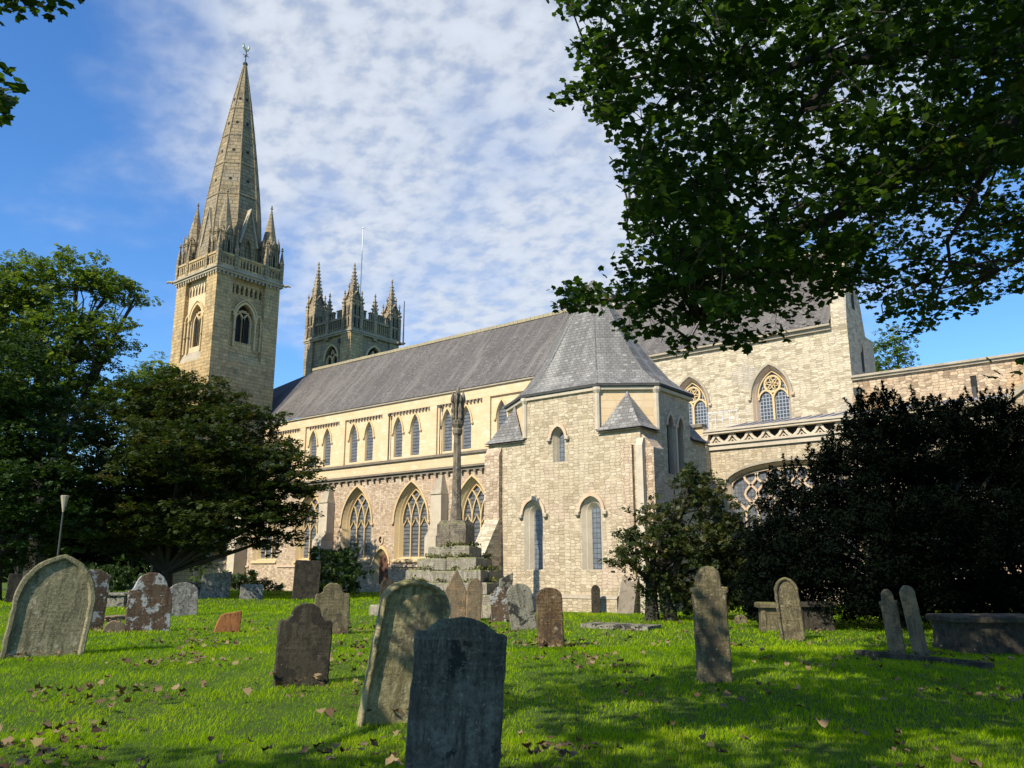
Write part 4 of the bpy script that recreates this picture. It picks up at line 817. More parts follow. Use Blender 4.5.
# ================================================================= GRAVESTONES
GROUP = 'gravestones standing in the churchyard'
def prof(kind, w, h):
    n = 10; o = []
    def arc(cx, cz, rx, rz, a0, a1, k=n): return [(cx+rx*math.cos(R(a0+(a1-a0)*i/k)), cz+rz*math.sin(R(a0+(a1-a0)*i/k))) for i in range(k+1)]
    w2 = w/2
    if kind == 'round': o = [(-w2, 0)] + arc(0, h-w2*.85, w2, w2*.85, 180, 0, 16) + [(w2, 0)]
    elif kind == 'lowround': o = [(-w2, 0)] + arc(0, h-w*.36, w2, w*.36, 180, 0, 16) + [(w2, 0)]
    elif kind == 'pointed': a = arch(0, w, 0, h-w*.62, h, 12); o = a
    elif kind == 'blunt': a = arch(0, w, 0, h-w*.60, h, 9); o = a
    elif kind == 'shoulder': o = [(-w2, 0), (-w2, h-w*.19), (-w2+w*.02, h-w*.155), (-w*.41, h-w*.15)] + arc(0, h-w*.17, w*.37, w*.17, 165, 15, 14) + [(w*.41, h-w*.15), (w2-w*.02, h-w*.155), (w2, h-w*.19), (w2, 0)]
    elif kind == 'cup': o = [(-w2, 0), (-w2, h-w*.36), (-w*.46, h-w*.31)] + arc(-w*.40, h-w*.20, w*.12, w*.11, 270, 340, 4) + arc(0, h-w*.26, w*.29, w*.26, 155, 25, 12) + arc(w*.40, h-w*.20, w*.12, w*.11, 200, 270, 4) + [(w*.46, h-w*.31), (w2, h-w*.36), (w2, 0)]
    elif kind == 'ogee': o = [(-w2, 0), (-w2, h-w*.42)] + arc(-w2, h-w*.24, w*.14, w*.18, 270, 330, 4) + arc(0, h-w*.34, w*.36, w*.34, 160, 20, 12) + arc(w2, h-w*.24, w*.14, w*.18, 210, 270, 4) + [(w2, h-w*.42), (w2, 0)]
    elif kind == 'square': o = [(-w2, 0), (-w2, h-.03), (-w2+.03, h), (w2-.03, h), (w2, h-.03), (w2, 0)]
    elif kind == 'softsquare': o = [(-w2, 0), (-w2, h-.12)] + arc(-w2+.12, h-.12, .12, .12, 180, 90, 4) + arc(w2-.12, h-.12, .12, .12, 90, 0, 4) + [(w2, 0)]
    elif kind == 'slant': o = [(-w2, 0), (-w2, h*.84), (-w*.2, h*.88), (w*.1, h*.93), (w2, h), (w2, 0)]
    elif kind == 'gable': o = [(-w2, 0), (-w2, h*.60), (-w*.02, h), (w*.04, h), (w2, h*.60), (w2, 0)]
    elif kind == 'broken': o = [(-w2, 0), (-w*.40, h*.45), (-w*.28, h*.80), (-w*.05, h*.90), (w*.25, h*.93), (w*.44, h), (w2, h*.98), (w*.47, 0)]
    elif kind == 'domed': o = [(-w2, 0), (-w2, h*.77), (-w*.56, h*.78), (-w*.56, h*.81), (-w*.38, h*.82), (-w*.36, h*.90)] + arc(0, h*.90, w*.34, h*.10, 165, 15, 10) + [(w*.36, h*.90), (w*.38, h*.82), (w*.56, h*.81), (w*.56, h*.78), (w2, h*.77), (w2, 0)]
    elif kind == 'crosstop': o = [(-w2, 0), (-w2, h*.5), (-w*.3, h*.56), (-w*.34, h*.66), (-w2, h*.70), (-w2, h*.86), (-w*.22, h*.88), (-w*.16, h), (w*.16, h), (w*.22, h*.88), (w2, h*.86), (w2, h*.70), (w*.34, h*.66), (w*.3, h*.56), (w2, h*.5), (w2, 0)]
    return o
def stone(label, px, by, wpx, hpx, kind, m, off=20, tilt=0, lean=0, th=.11, rim=0, cat='gravestone', name='gravestone', z=0, group=GROUP, seed=0):
    p = gr(px, by, z); pm = pxm(p); o_ = R(off*.5); h = hpx/pm*1.02; w = max(.15, (wpx/pm - th*abs(math.sin(o_)))/math.cos(o_))
    rn = random.Random(px*7+by); sink = .25; pts = prof(kind, w, h)
    dense = []
    for i in range(len(pts)-1):              # more points along the edge, each nudged a little: a worn outline
        a, c = pts[i], pts[i+1]; k = max(1, int(math.hypot(c[0]-a[0], c[1]-a[1])/.07))
        for j in range(k): dense.append((a[0]+(c[0]-a[0])*j/k, a[1]+(c[1]-a[1])*j/k))
    dense.append(pts[-1]); jit = .004 + .004*min(1, w)
    dense = [(x+rn.uniform(-jit, jit), y+rn.uniform(-jit, jit)) for x, y in dense]
    dense = [(dense[0][0], -sink)] + dense + [(dense[-1][0], -sink)]
    cz = h*.5; e = .018
    def ins(k): return [(x*(1-2*k/w), y if y < .0 else y - k*(.0 if y < h*.3 else min(1, (y-h*.3)/(h*.3)))) for x, y in dense]
    F_ = lambda q, y: [(x, y, z_) for x, z_ in q]
    b = MB(); i1 = ins(e)
    rings = [F_(i1, th/2), F_(dense, th/2-e), F_(dense, -th/2+e), F_(i1, -th/2)]
    if rim: rings += [F_(ins(rim), -th/2), F_(ins(rim+.02), -th/2+.02), F_(ins(rim+.035), -th/2+.055)]
    b.loft(rings, 0, True, True)
    o = b.build(name, GM[m] if isinstance(m, str) else m)
    n = -p[:2]/np.linalg.norm(p[:2]); ca, sa = math.cos(o_), math.sin(o_); n = (n[0]*ca-n[1]*sa, n[0]*sa+n[1]*ca)
    o.location = (p[0], p[1], z); o.rotation_mode = 'XYZ'; o.rotation_euler = (R(lean), R(tilt), math.atan2(n[0], -n[1]))
    tag(o, label, cat, group); return o
ST = [
 ('large pale gravestone with pointed moulded rim, front left', 42, 657, 74, 99, 'pointed', 'pale', 6, 6, -2, .20, .075),
 ('brown gravestone with white lichen half hidden behind the large pale rimmed stone', 86, 630, 30, 58, 'shoulder', 'brown', 25, 3, 0, .12, 0),
 ('small low rounded stump leaning against the brown and white gravestone', 113, 634, 20, 13, 'round', 'sand', 10, 14, 0, .12, 0),
 ('brown and white lichened gravestone with curved shoulders, left of the maple trunk', 147, 632, 42, 57, 'ogee', 'brown', 12, 0, 0, .12, 0),
 ('black and white mottled round gravestone just right of the maple trunk', 182, 616, 29, 32, 'lowround', 'white', 10, -2, 0, .12, 0),
 ('low plain grey gravestone behind the mottled round one', 194, 597, 16, 14, 'square', 'blot', 10, 4, 0, .15, 0),
 ('white mottled gravestone with a slanting top beyond the lawn', 214, 598, 28, 26, 'slant', 'white', 10, 3, 0, .16, 0),
 ('small squat white block stone alone on the lawn', 251, 599, 22, 14, 'square', 'white', 8, 0, 0, .25, 0),
 ('broken orange sandstone stump low in the grass', 227, 632, 26, 20, 'broken', 'orange', 8, 0, 0, .12, 0),
 ('tall black soft-cornered gravestone by the round shrub', 305, 600, 26, 38, 'softsquare', 'dark', 22, 2, 0, .13, 0),
 ('lichened gravestone with rounded centre and white band, behind the small dark one', 331, 632, 35, 47, 'cup', 'olive', 8, 0, 0, .13, 0),
 ('dark shouldered gravestone standing alone left of the leaning stone', 301, 681, 54, 74, 'cup', 'dark', 16, 2, -2, .12, 0),
 ('large olive round-topped gravestone leaning to the right with moulded left edge', 395, 716, 74, 131, 'lowround', 'lean', 30, 8.5, 4, .18, .03),
 ('large dark blue-grey shouldered gravestone in shade, nearest the camera', 449, 822, 97, 193, 'shoulder', 'grey', 10, 3, 0, .13, 0),
 ('small black rounded gravestone peeping out behind the leaning olive stone', 386, 606, 15, 26, 'round', 'dark', 20, 4, 0, .14, 0),
 ('ornate cross-topped gravestone rising behind the leaning olive stone', 424, 607, 18, 41, 'crosstop', 'olive', 10, 3, 0, .2, 0),
 ('buff gravestone with a sharp gabled top below the cross steps', 455, 620, 21, 48, 'gable', 'sand', 14, 1, 0, .12, 0),
 ('buff round-topped gravestone beside the sharp gabled one', 473, 620, 16, 40, 'blunt', 'sand', 25, 3, 0, .12, 0),
 ('small pale stub between the leaning olive stone and the nearest dark stone', 445, 622, 11, 18, 'square', 'white', 10, 0, 0, .15, 0),
 ('grey square-topped gravestone behind the low brown lichened one', 504, 619, 14, 45, 'slant', 'blot', 25, 3, 0, .12, 0),
 ('low brown gravestone with white lichen, leaning left at the foot of the steps', 502, 621, 21, 33, 'cup', 'brown', 15, -4, 0, .12, 0),
 ('grey gravestone with black blotches leaning to the left', 524, 627, 26, 42, 'round', 'blot', 18, -9, 0, .12, 0),
 ('rust brown gravestone with one square shoulder, right of the blotched stone', 551, 646, 27, 56, 'round', 'rust', 18, -2, 0, .12, 0),
 ('narrow black gravestone post alone before the chapter house wall', 596, 612, 9, 26, 'blunt', 'dark', 10, 0, 0, .14, 0),
 ('tall pillar-like gravestone with domed cap and ledge, right of centre', 715, 683, 35, 112, 'domed', 'olive', 22, -1, 0, .20, 0),
 ('tall grey round-headed gravestone with moulded rim before the dark yew', 793, 640, 24, 60, 'blunt', 'olive', 22, -4, 0, .13, .04),
 ('left and squarer of the two narrow gravestones under the yew', 898, 655, 16, 63, 'domed', 'sand', 22, -5, 0, .14, 0),
 ('right and rounder of the two narrow gravestones under the yew', 922, 657, 15, 69, 'blunt', 'sand', 22, -7, 0, .13, 0),
 ('tiny pale low stone beneath the small tree by the chapter house', 741, 625, 13, 10, 'round', 'olive', 10, 3, 0, .15, 0),
 ('small dark grey gravestone at the far left edge in shade', 11, 603, 12, 28, 'square', 'dark', 15, 2, 0, .12, 0),
]
for r_ in ST: stone(*r_)
def block(name, label, cat, px, by, wpx, hpx, dm, m, rz=24, lid=.0, legs=False, seam=True):
    p = gr(px, by); pm = pxm(p); w, h = wpx/pm, hpx/pm; root = empty(name, (p[0], p[1], 0), R(rz)); tag(root, label, cat)
    lt = .14*(h/.8) if lid else 0
    b = MB()
    if legs:
        for sx in (-1, 1):
            for sy in (-1, 1): b.box(sx*w*.4-.1, sx*w*.4+.1, sy*dm*.35-.1, sy*dm*.35+.1, -.15, h-lt)
    else:
        b.box(-w/2+.05, w/2-.05, -dm/2+.05, dm/2-.05, -.15, h-lt)
        b.box(-w/2, w/2, -dm/2, dm/2, -.15, .10)
        for sx in (-1, 1): b.box(sx*(w/2-.09)-.06, sx*(w/2-.09)+.06, -dm/2+.02, dm/2-.02, .10, h-lt)
    b.build('chest', m, root)
    b = MB(); b.hexa([(-w/2-.06,-dm/2-.06,h-lt), (w/2+.06,-dm/2-.06,h-lt), (w/2+.06,dm/2+.06,h-lt), (-w/2-.06,dm/2+.06,h-lt)], [(-w/2-.06,-dm/2-.06,h-.03), (w/2+.06,-dm/2-.06,h-.03), (w/2+.06,dm/2+.06,h-.03), (-w/2-.06,dm/2+.06,h-.03)])
    b.hexa([(-w/2-.06,-dm/2-.06,h-.03), (w/2+.06,-dm/2-.06,h-.03), (w/2+.06,dm/2+.06,h-.03), (-w/2-.06,dm/2+.06,h-.03)], [(-w/2,-dm/2,h), (w/2,-dm/2,h), (w/2,dm/2,h), (-w/2,dm/2,h)])
    b.build('lid', m, root)
block('chest_tomb', 'long low chest tomb in deep shade under the yew at the right edge', 'tomb', 992, 650, 92, 34, 1.1, GM['dark'], 38, .1)
block('chest_tomb', 'small pale chest tomb half hidden behind the rimmed gravestone by the yew', 'tomb', 812, 630, 36, 28, .8, GM['dark'], 38, .1)
block('pedestal_tomb', 'squarish block tomb at the left of the small chest tomb', 'tomb', 771, 631, 22, 28, .5, GM['olive'], 30, .1)
block('table_tomb', 'low table tomb with a slab top before the small aisle door', 'tomb', 381, 589, 24, 11, 1.0, GM['blot'], 10, .1, True)
block('chest_tomb', 'flat-topped grey chest tomb in shade behind the large pale gravestone', 'tomb', 108, 606, 44, 13, 1.2, GM['blot'], 38, .1)
def slab(label, pa, pb, wid, h, m):
    a, c = gr(*pa), gr(*pb); d = c-a; l = float(np.hypot(d[0], d[1])); b = MB(); nseg = 8
    for k in range(nseg):
        x0, x1 = -l/2+l*k/nseg, -l/2+l*(k+1)/nseg-.004; j = .012*math.sin(k*2.3)
        b.hexa([(x0,-wid/2,-.1), (x1,-wid/2,-.1), (x1,wid/2,-.1), (x0,wid/2,-.1)], [(x0,-wid/2+.02,h+j), (x1,-wid/2+.02,h+j), (x1,wid/2-.02,h), (x0,wid/2-.02,h)])
    o = b.build('ledger_slab', m); m_ = (a+c)/2; o.location = (m_[0], m_[1], 0); o.rotation_euler = (0, 0, math.atan2(d[1], d[0])); tag(o, label, 'grave slab')
slab('long low dark kerb slab in the grass before the two narrow gravestones', (858, 657), (992, 671), .22, .13, GM['dark'])
slab('flat grey ledger slab level with the grass before the chapter house', (588, 626), (655, 629), .9, .09, GM['blot'])
slab('pale flat ledger slab behind the brown and white gravestone on the left', (92, 621), (126, 618), .7, .1, GM['sand'])

# uplighter lamp
lp = at(55, 580, 36); lp[2] = 0; lamp = empty('lamp_post', tuple(lp)); tag(lamp, 'slim lamp post with a pale upturned cone head in the left shade', 'lamp post')
b = MB(); zt = float(at(55, 512, 36)[2]); zh = float(at(55, 496, 36)[2]); b.tube([(0, 0, -.1), (0, 0, zt)], [.05, .035], 8); b.build('pole', M['gutter'], lamp)
b = MB(); b.lathe(0, 0, [(.03, zt-.02), (.17, zh), (.15, zh+.02), (.02, zh-.1)], 10); b.build('lamp_head', M['trim'], lamp)

# ================================================================= FOLIAGE
def template(kind):
    if kind == 'syc':
        a = [(0,-.42,0), (.24,-.38,.03), (.42,-.28,-.02), (.38,-.04,.03), (.50,.20,-.05), (.26,.24,.02), (0,.54,-.06)]
        return np.array(a + [(-x, y, z) for x, y, z in a[1:6]][::-1]), [tuple(range(12))]
    if kind == 'quad': return np.array([(0,-.5,0), (.30,0,.07), (0,.5,-.03), (-.30,0,.07)]), [(0,1,2,3)]
    if kind == 'clump':                       # a little spray of three leaves
        v, f = [], []
        for k, (a, s) in enumerate(((0, 1), (2.2, .85), (4.1, .9))):
            c, d = math.cos(a), math.sin(a); o = (c*.22, d*.22)
            for x, y, z in ((0,-.34,0), (.2,0,.08), (0,.34,-.04), (-.2,0,.08)): v.append((o[0]+(x*c-y*d)*s, o[1]+(x*d+y*c)*s, z*s + (.08, -.1, .02)[k]))
            f.append(tuple(4*k+i for i in range(4)))
        return np.array(v), f
    if kind == 'needle': return np.array([(0,-.5,0), (.17,-.1,.03), (0,.5,-.02), (-.17,-.1,.03)]), [(0,1,2,3)]
    if kind == 'blade': return np.array([(-.5,0,0), (.5,0,0), (.32,.55,.55), (-.22,.55,.55), (.1,1.0,1.0)]), [(0,1,2,3), (3,2,4)]
def rotmats(yaw, tilt, roll):
    cy, sy, ct, st, cr, sr_ = np.cos(yaw), np.sin(yaw), np.cos(tilt), np.sin(tilt), np.cos(roll), np.sin(roll)
    Z = np.zeros((len(yaw), 3, 3)); Z[:,0,0]=cy; Z[:,0,1]=-sy; Z[:,1,0]=sy; Z[:,1,1]=cy; Z[:,2,2]=1
    X = np.zeros_like(Z); X[:,0,0]=1; X[:,1,1]=ct; X[:,1,2]=-st; X[:,2,1]=st; X[:,2,2]=ct
    W = np.zeros_like(Z); W[:,0,0]=cr; W[:,0,1]=-sr_; W[:,1,0]=sr_; W[:,1,1]=cr; W[:,2,2]=1
    return Z @ X @ W
def cloud(name, P, S, kind, m, parent=None, tilt=(0, 1.2), rnd=None, scale3=None, V=None):
    t, faces = template(kind); N_ = len(P); nv = len(t)
    if V is None:
        Rm = rotmats(rng.uniform(0, 6.283, N_), rng.uniform(tilt[0], tilt[1], N_), rng.uniform(0, 6.283, N_))
        V = np.einsum('nij,kj->nki', Rm, t) * np.asarray(S)[:, None, None] + P[:, None, :]
    me = bpy.data.meshes.new(name); me.vertices.add(N_*nv); me.vertices.foreach_set('co', V.astype(np.float32).ravel())
    fl = np.concatenate([np.array(f) for f in faces]); nl = len(fl)
    loops = (fl[None, :] + (np.arange(N_)*nv)[:, None]).ravel(); me.loops.add(len(loops)); me.loops.foreach_set('vertex_index', loops.astype(np.int32))
    cnt = np.array([len(f) for f in faces]); st0 = np.concatenate([[0], np.cumsum(cnt)[:-1]])
    starts = (st0[None, :] + (np.arange(N_)*nl)[:, None]).ravel(); me.polygons.add(len(starts)); me.polygons.foreach_set('loop_start', starts.astype(np.int32))
    me.polygons.foreach_set('loop_total', np.tile(cnt, N_).astype(np.int32))
    a = me.attributes.new('rnd', 'FLOAT', 'POINT'); rv = rng.random(N_) if rnd is None else rnd
    a.data.foreach_set('value', np.repeat(rv, nv).astype(np.float32)); me.materials.append(m); me.update(); me.validate()
    o = bpy.data.objects.new(name, me); col.objects.link(o)
    if parent: o.parent = parent
    return o
def clusters(C, n_each, rad, flat=.55):
    k = len(C); P = np.repeat(C, n_each, axis=0); d = rng.normal(size=P.shape); d /= np.linalg.norm(d, axis=1)[:, None]
    r_ = rng.random(len(P))**.5; return P + d * (r_*rad)[:, None] * np.array([1, 1, flat])
def blob_points(B, per, shell=.5):
    """cluster centres inside ellipsoids given as (x,y,z,rx,ry,rz), mostly near their surface"""
    out = []
    for (x, y, z, rx, ry, rz) in B:
        n_ = max(4, int(per * rx * ry * rz / 1.0)) if per > 0 else 0
        d = rng.normal(size=(n_, 3)); d /= np.linalg.norm(d, axis=1)[:, None]; r_ = shell + (1-shell)*rng.random(n_)**.6
        lump = 1 + .22*np.sin(d[:, 0]*5+x) * np.sin(d[:, 1]*6+y) + .15*np.sin(d[:, 2]*9+z)
        out.append(np.array([x, y, z]) + d*(r_*lump)[:, None]*np.array([rx, ry, rz]))
    return np.concatenate(out)
def pblob(px, py, dp, rpx, rpy, rd=None):
    c = at(px, py, dp); s = pxm(c); return (c[0], c[1], c[2], rpx/s*.95, (rd or rpx/s)*.95 if rd is None else rd, rpy/s)
def limb(b, p0, p1, r0, r1, sag=.12, n=6, seg=6):
    p0, p1 = np.array(p0, float), np.array(p1, float); L_ = np.linalg.norm(p1-p0); off = rng.normal(size=3)*L_*.05
    pts = []
    for i in range(seg+1):
        t = i/seg; p = p0+(p1-p0)*t + off*math.sin(math.pi*t) + np.array([0, 0, sag*L_*math.sin(math.pi*t)]); pts.append(p)
    b.tube(pts, [r0+(r1-r0)*i/seg for i in range(seg+1)], n); return pts
def tree(name, label, cat, base, fork_z, r0, B, m, per, each, crad, size, kind='clump', group=None, flat=.5, tilt=(0, 1.0), shell=.45, trunks=None, tname='trunk', lean=(0, 0), sub=3, dm=2.2, core=1.0):
    root = empty(name, (base[0], base[1], 0)); tag(root, label, cat, group); inv = np.array([base[0], base[1], 0])
    b = MB(); top = np.array([lean[0], lean[1], fork_z])
    b.tube([(0,0,-.4), (0,0,.0), (lean[0]*.3, lean[1]*.3, fork_z*.4), tuple(top)], [r0*1.7, r0*1.25, r0, r0*.85], 9)
    for (x, y, z, rx, ry, rz) in B:
        e = np.array([x, y, z]) - inv; pts = limb(b, top*.96, e, r0*.55, r0*.16, .06, 6)
        for _ in range(sub):
            q = e + rng.normal(size=3)*np.array([rx, ry, rz])*.5; limb(b, pts[3+rng.integers(0, 3)], q, r0*.18, r0*.04, .05, 4, 4)
    b.build(tname, M['bark'], root)
    C = blob_points(B, per*dm, shell) - inv; C = C[C[:, 2] > .25]
    P = clusters(C, each, crad, flat); S = size * rng.uniform(.7, 1.3, len(P)); rr = np.clip(np.repeat(rng.random(len(C)), each)*.5 + rng.random(len(P))*.5, 0, 1)
    if core:                                   # inner leaves that close the crown
        Bi = [(x, y, z, rx*.72, ry*.72, rz*.72) for x, y, z, rx, ry, rz in B]; Ci = blob_points(Bi, 1.0, .1) - inv
        vol = sum(q[3]*q[4]*q[5] for q in Bi); sz = max(.28, size*1.5); want = int(core*7*sum(q[3]*q[5] for q in Bi)/(sz*sz))
        idx = rng.integers(0, len(B), want); w_ = np.array([q[3]*q[5] for q in Bi]); idx = rng.choice(len(B), want, p=w_/w_.sum())
        Ba = np.array(Bi)[idx]; d = rng.normal(size=(want, 3)); d /= np.linalg.norm(d, axis=1)[:, None]; Pi = Ba[:, :3] + d*(rng.random(want)**.4)[:, None]*Ba[:, 3:] - inv
        Pi = Pi[Pi[:, 2] > .2]
        t1, t2 = template(kind)[0], template('clump')[0]
        cloud('inner_crown', Pi, sz*rng.uniform(.7, 1.3, len(Pi)), 'quad', m, root, (0, 1.57))
    cloud('crown', P, S, kind, m, root, tilt, rr); return root

# the dark spreading maple
base = at(168, 560, 48); B = [pblob(*q) for q in ((185,405,50,62,30), (125,430,49,50,34), (240,432,48,46,32), (185,455,45,80,34), (120,490,47,58,34), (255,475,46,50,30), (290,462,48,26,18), (295,505,46,30,20), (230,515,45,60,26), (150,525,46,60,22), (88,455,51,36,34), (84,520,49,40,26), (268,540,47,34,12), (190,480,52,80,40), (300,475,46,30,24), (275,515,46,36,20), (120,542,47,44,13), (215,540,46,46,11))]
tree('maple_tree', 'broad dark green maple with reddish tips spreading before the spire tower', 'tree', base, 1.5, .36, B, LM['maple'], 4.2, 18, .75, .36, flat=.28, tilt=(0, .9), sub=2, core=.35)
# trees at the left
base = at(35, 560, 62); B = [pblob(*q) for q in ((25,285,62,46,30), (75,275,63,34,22), (110,290,64,34,18), (135,298,65,20,8), (0,320,62,50,40), (60,335,62,50,34), (105,340,63,36,28), (40,390,62,60,40), (120,395,64,36,26), (-40,330,62,50,50))]
tree('light_tree', 'tall pale green feathery tree at the left edge catching the sun', 'tree', base, 7, .6, B, LM['light'], 2.6, 13, .9, .45, flat=.40, tilt=(0, 1.1))
base = at(-5, 560, 43); B = [pblob(*q) for q in ((0,380,43,60,50), (40,430,44,50,50), (-30,450,43,60,60), (20,490,43,62,50), (60,520,44,40,34), (-20,550,44,60,30))]
tree('dark_broadleaf_tree', 'dense dark broadleaf tree filling the left edge below the pale one', 'tree', base, 2.2, .45, B, LM['mid'], 4.0, 14, .7, .36, flat=.4)
base = at(158, 560, 75); B = [pblob(*q) for q in ((158,368,75,20,16), (150,395,75,34,28), (170,420,75,30,30))]
tree('yellow_green_tree', 'small yellow green tree top showing left of the spire tower', 'tree', base, 8, .35, B, LM['light'], 2.0, 14, .9, .45)
for i, (px_, dp, rx_, y_, lab) in enumerate(((20, 66, 60, 505, 'dark evergreen mass far left behind the lamp post'), (90, 70, 50, 520, 'dark evergreen between the lamp post and the maple trunk'), (135, 76, 40, 535, 'low dark evergreen directly behind the maple trunk'), (215, 72, 36, 548, 'low dark bush right of the maple trunk'))):
    base = at(px_, 560, dp); B = [pblob(px_, y_, dp, rx_, (569-y_)*.95), pblob(px_-15, y_-16, dp+1, rx_*.7, (569-y_)*.8)]
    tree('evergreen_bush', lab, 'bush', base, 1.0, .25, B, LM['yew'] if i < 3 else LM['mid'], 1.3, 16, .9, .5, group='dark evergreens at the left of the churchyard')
# wood beyond the churchyard, seen between the stems
bw = [pblob(x, 545+rng.uniform(-8, 6), 105+rng.uniform(-8, 14), 46, 40) for x in range(-260, 330, 34)]
Cw = blob_points(bw, .8, .2); Cw = Cw[Cw[:, 2] > 0]; Pw = clusters(Cw, 10, 1.6, .8)
tag(cloud('distant_wood', Pw, 1.3*rng.uniform(.6, 1.3, len(Pw)), 'clump', LM['mid'], None, (0, 1.5)), 'dark band of woodland far beyond the churchyard on the left', 'woodland', kind='stuff')
# right: the huge dark yew
base = at(905, 615, 24); B = [pblob(*q) for q in ((800,520,24,40,44), (850,480,24,44,50), (880,440,24.5,34,38), (925,450,24,44,44), (965,440,24.5,36,34), (1005,450,24,36,44), (1050,470,24,50,60), (790,580,23.5,50,44), (860,560,23,60,56), (940,545,23,70,60), (1010,560,23,60,60), (770,545,24,30,32), (905,500,25,60,60), (775,575,23,34,50), (760,600,23.5,22,26), (870,424,24.5,16,18), (948,424,24.5,16,18), (990,430,24.5,24,18), (990,500,25,60,60), (900,600,24,70,26), (1000,605,24,70,26))]
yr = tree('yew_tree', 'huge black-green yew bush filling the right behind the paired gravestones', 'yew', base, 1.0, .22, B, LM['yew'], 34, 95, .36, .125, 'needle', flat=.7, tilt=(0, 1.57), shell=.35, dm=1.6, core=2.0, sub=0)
# upward sprays at the yew's edge
def sprays(root, base, pts, m, L0=.5, kn=34):
    P, S = [], []
    for q in pts:
        d = np.array([rng.normal()*.45, rng.normal()*.45, .8+rng.random()*.5]); d /= np.linalg.norm(d); L_ = L0*rng.uniform(.5, 1.3)
        for k in range(kn):
            t = rng.random(); P.append(q + d*L_*t + rng.normal(size=3)*.07*(1.15-t))
    P = np.array(P) - np.array([base[0], base[1], 0]); cloud('outer_sprays', P, .12*rng.uniform(.7, 1.3, len(P)), 'needle', m, root, (0, 1.57))
sp = []
for (x, y, z, rx, ry, rz) in B[:9]:
    for _ in range(34):
        a = rng.uniform(0, 6.28); e = rng.uniform(.15, 1.4); sp.append(np.array([x+rx*math.cos(a)*math.cos(e), y+ry*math.sin(a)*math.cos(e), z+rz*math.sin(e)]))
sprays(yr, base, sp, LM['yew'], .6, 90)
# small tree before the chapter house
base = at(652, 615, 26.5); B = [pblob(*q) for q in ((700,495,26.5,30,22), (660,520,26.5,34,22), (640,545,26,34,22), (690,545,26,36,28), (728,530,27,26,24), (625,560,26,20,12), (735,570,27,32,30), (680,580,26.5,34,20), (715,510,28,24,24), (650,585,26.5,24,12), (725,555,27,40,40), (690,480,26.5,24,16), (745,590,27,24,24), (705,600,27,40,18))]
hr = tree('small_evergreen_tree', 'small olive-green evergreen tree before the chapter house corner', 'tree', base, 1.3, .20, B, LM['holly'], 40, 15, .24, .15, flat=.6, tilt=(0, 1.5), shell=.3, dm=2.3, core=.7)
b = MB(); q0 = at(765, 618, 26.5) - np.array([base[0], base[1], 0]); q0[2] = -.1; q1 = at(742, 596, 26.5) - np.array([base[0], base[1], 0]); q2 = at(715, 568, 26.5) - np.array([base[0], base[1], 0])
b.tube([q0, q1, q2, q2+np.array([-.6, .2, .7])], [.16, .12, .08, .04], 7); q3 = at(670, 615, 26.5) - np.array([base[0], base[1], 0]); q3[2] = -.1; b.tube([q3, q3+np.array([.05, 0, 1.0]), q3+np.array([.4, .1, 2.2])], [.24, .19, .1], 7); b.build('stem', M['bark'], hr)
P = np.concatenate([np.array([0, 0, 0])+rng.normal(size=(900, 3))*np.array([.2, .2, .45])+np.array([0, 0, .7]), q3+rng.normal(size=(900, 3))*np.array([.22, .22, .45])+np.array([0, 0, .7])]); cloud('ivy', P, .1*rng.uniform(.6, 1.3, len(P)), 'quad', LM['mid'], hr, (0, 1.5))
# shrubs
def shrub(label, px, by, dp, wpx, hpx, m, each=14, size=.16, per=40, cat='shrub', name='round_shrub', crad=.25):
    c = at(px, by, dp); s = pxm(c); w, h = wpx/s, hpx/s; b0 = (c[0], c[1], h*.5, w/2, w/2*.9, h*.52)
    return tree(name, label, cat, (c[0], c[1]), h*.25, .08, [b0], m, per, each, crad, size, flat=.8, tilt=(0, 1.5), shell=.55, dm=2.0, core=1.5)
shrub('neat round dark green shrub before the aisle wall', 333, 596, 47.5, 66, 50, LM['box'], 14, .17, 60, crad=.16)
shrub('low dark shrub beside the tomb left of the cross steps', 441, 604, 33, 26, 20, LM['box'], 12, .13, 300, 'shrub', 'low_shrub', .15)
shrub('low dark hedge plant beyond the small white block stone', 262, 586, 56, 50, 12, LM['mid'], 12, .2, 30, 'shrub', 'low_shrub')
shrub('dark low bush between the lamp post and the maple trunk', 112, 587, 58, 70, 26, LM['mid'], 12, .28, 14, 'bush', 'low_bush')
shrub('low dark bush under the right side of the maple', 240, 587, 62, 50, 20, LM['mid'], 12, .28, 14, 'bush', 'low_bush')
shrub('light green weedy bush beside the maple trunk', 205, 583, 60, 24, 26, LM['light'], 12, .25, 14, 'shrub', 'low_shrub')
shrub('ivy bush at the foot of the small evergreen tree', 700, 614, 27, 46, 22, LM['mid'], 12, .13, 120, 'shrub', 'low_shrub', .2)
shrub('tuft of plants growing on the aisle corner beside the chapter house', 709, 470, 46, 9, 30, LM['weed'], 10, .14, 60, 'plant', 'wall_plant', .15)
bpy.data.objects['wall_plant'].location.z = 6.2
shrub('little sapling growing on the lady chapel wall top', 1006, 350, 58, 12, 14, LM['light'], 10, .16, 70, 'plant', 'wall_sapling', .2)
bpy.data.objects['wall_sapling'].location.z = 11.6
c = at(887, 360, 80); B = [pblob(887,362,80,26,30), pblob(880,395,80,26,30), pblob(893,335,80,12,12)]
tree('birch_tree', 'light green tree showing behind the east turret', 'tree', c, 12, .3, B, LM['light'], 2.2, 16, 1.0, .42)
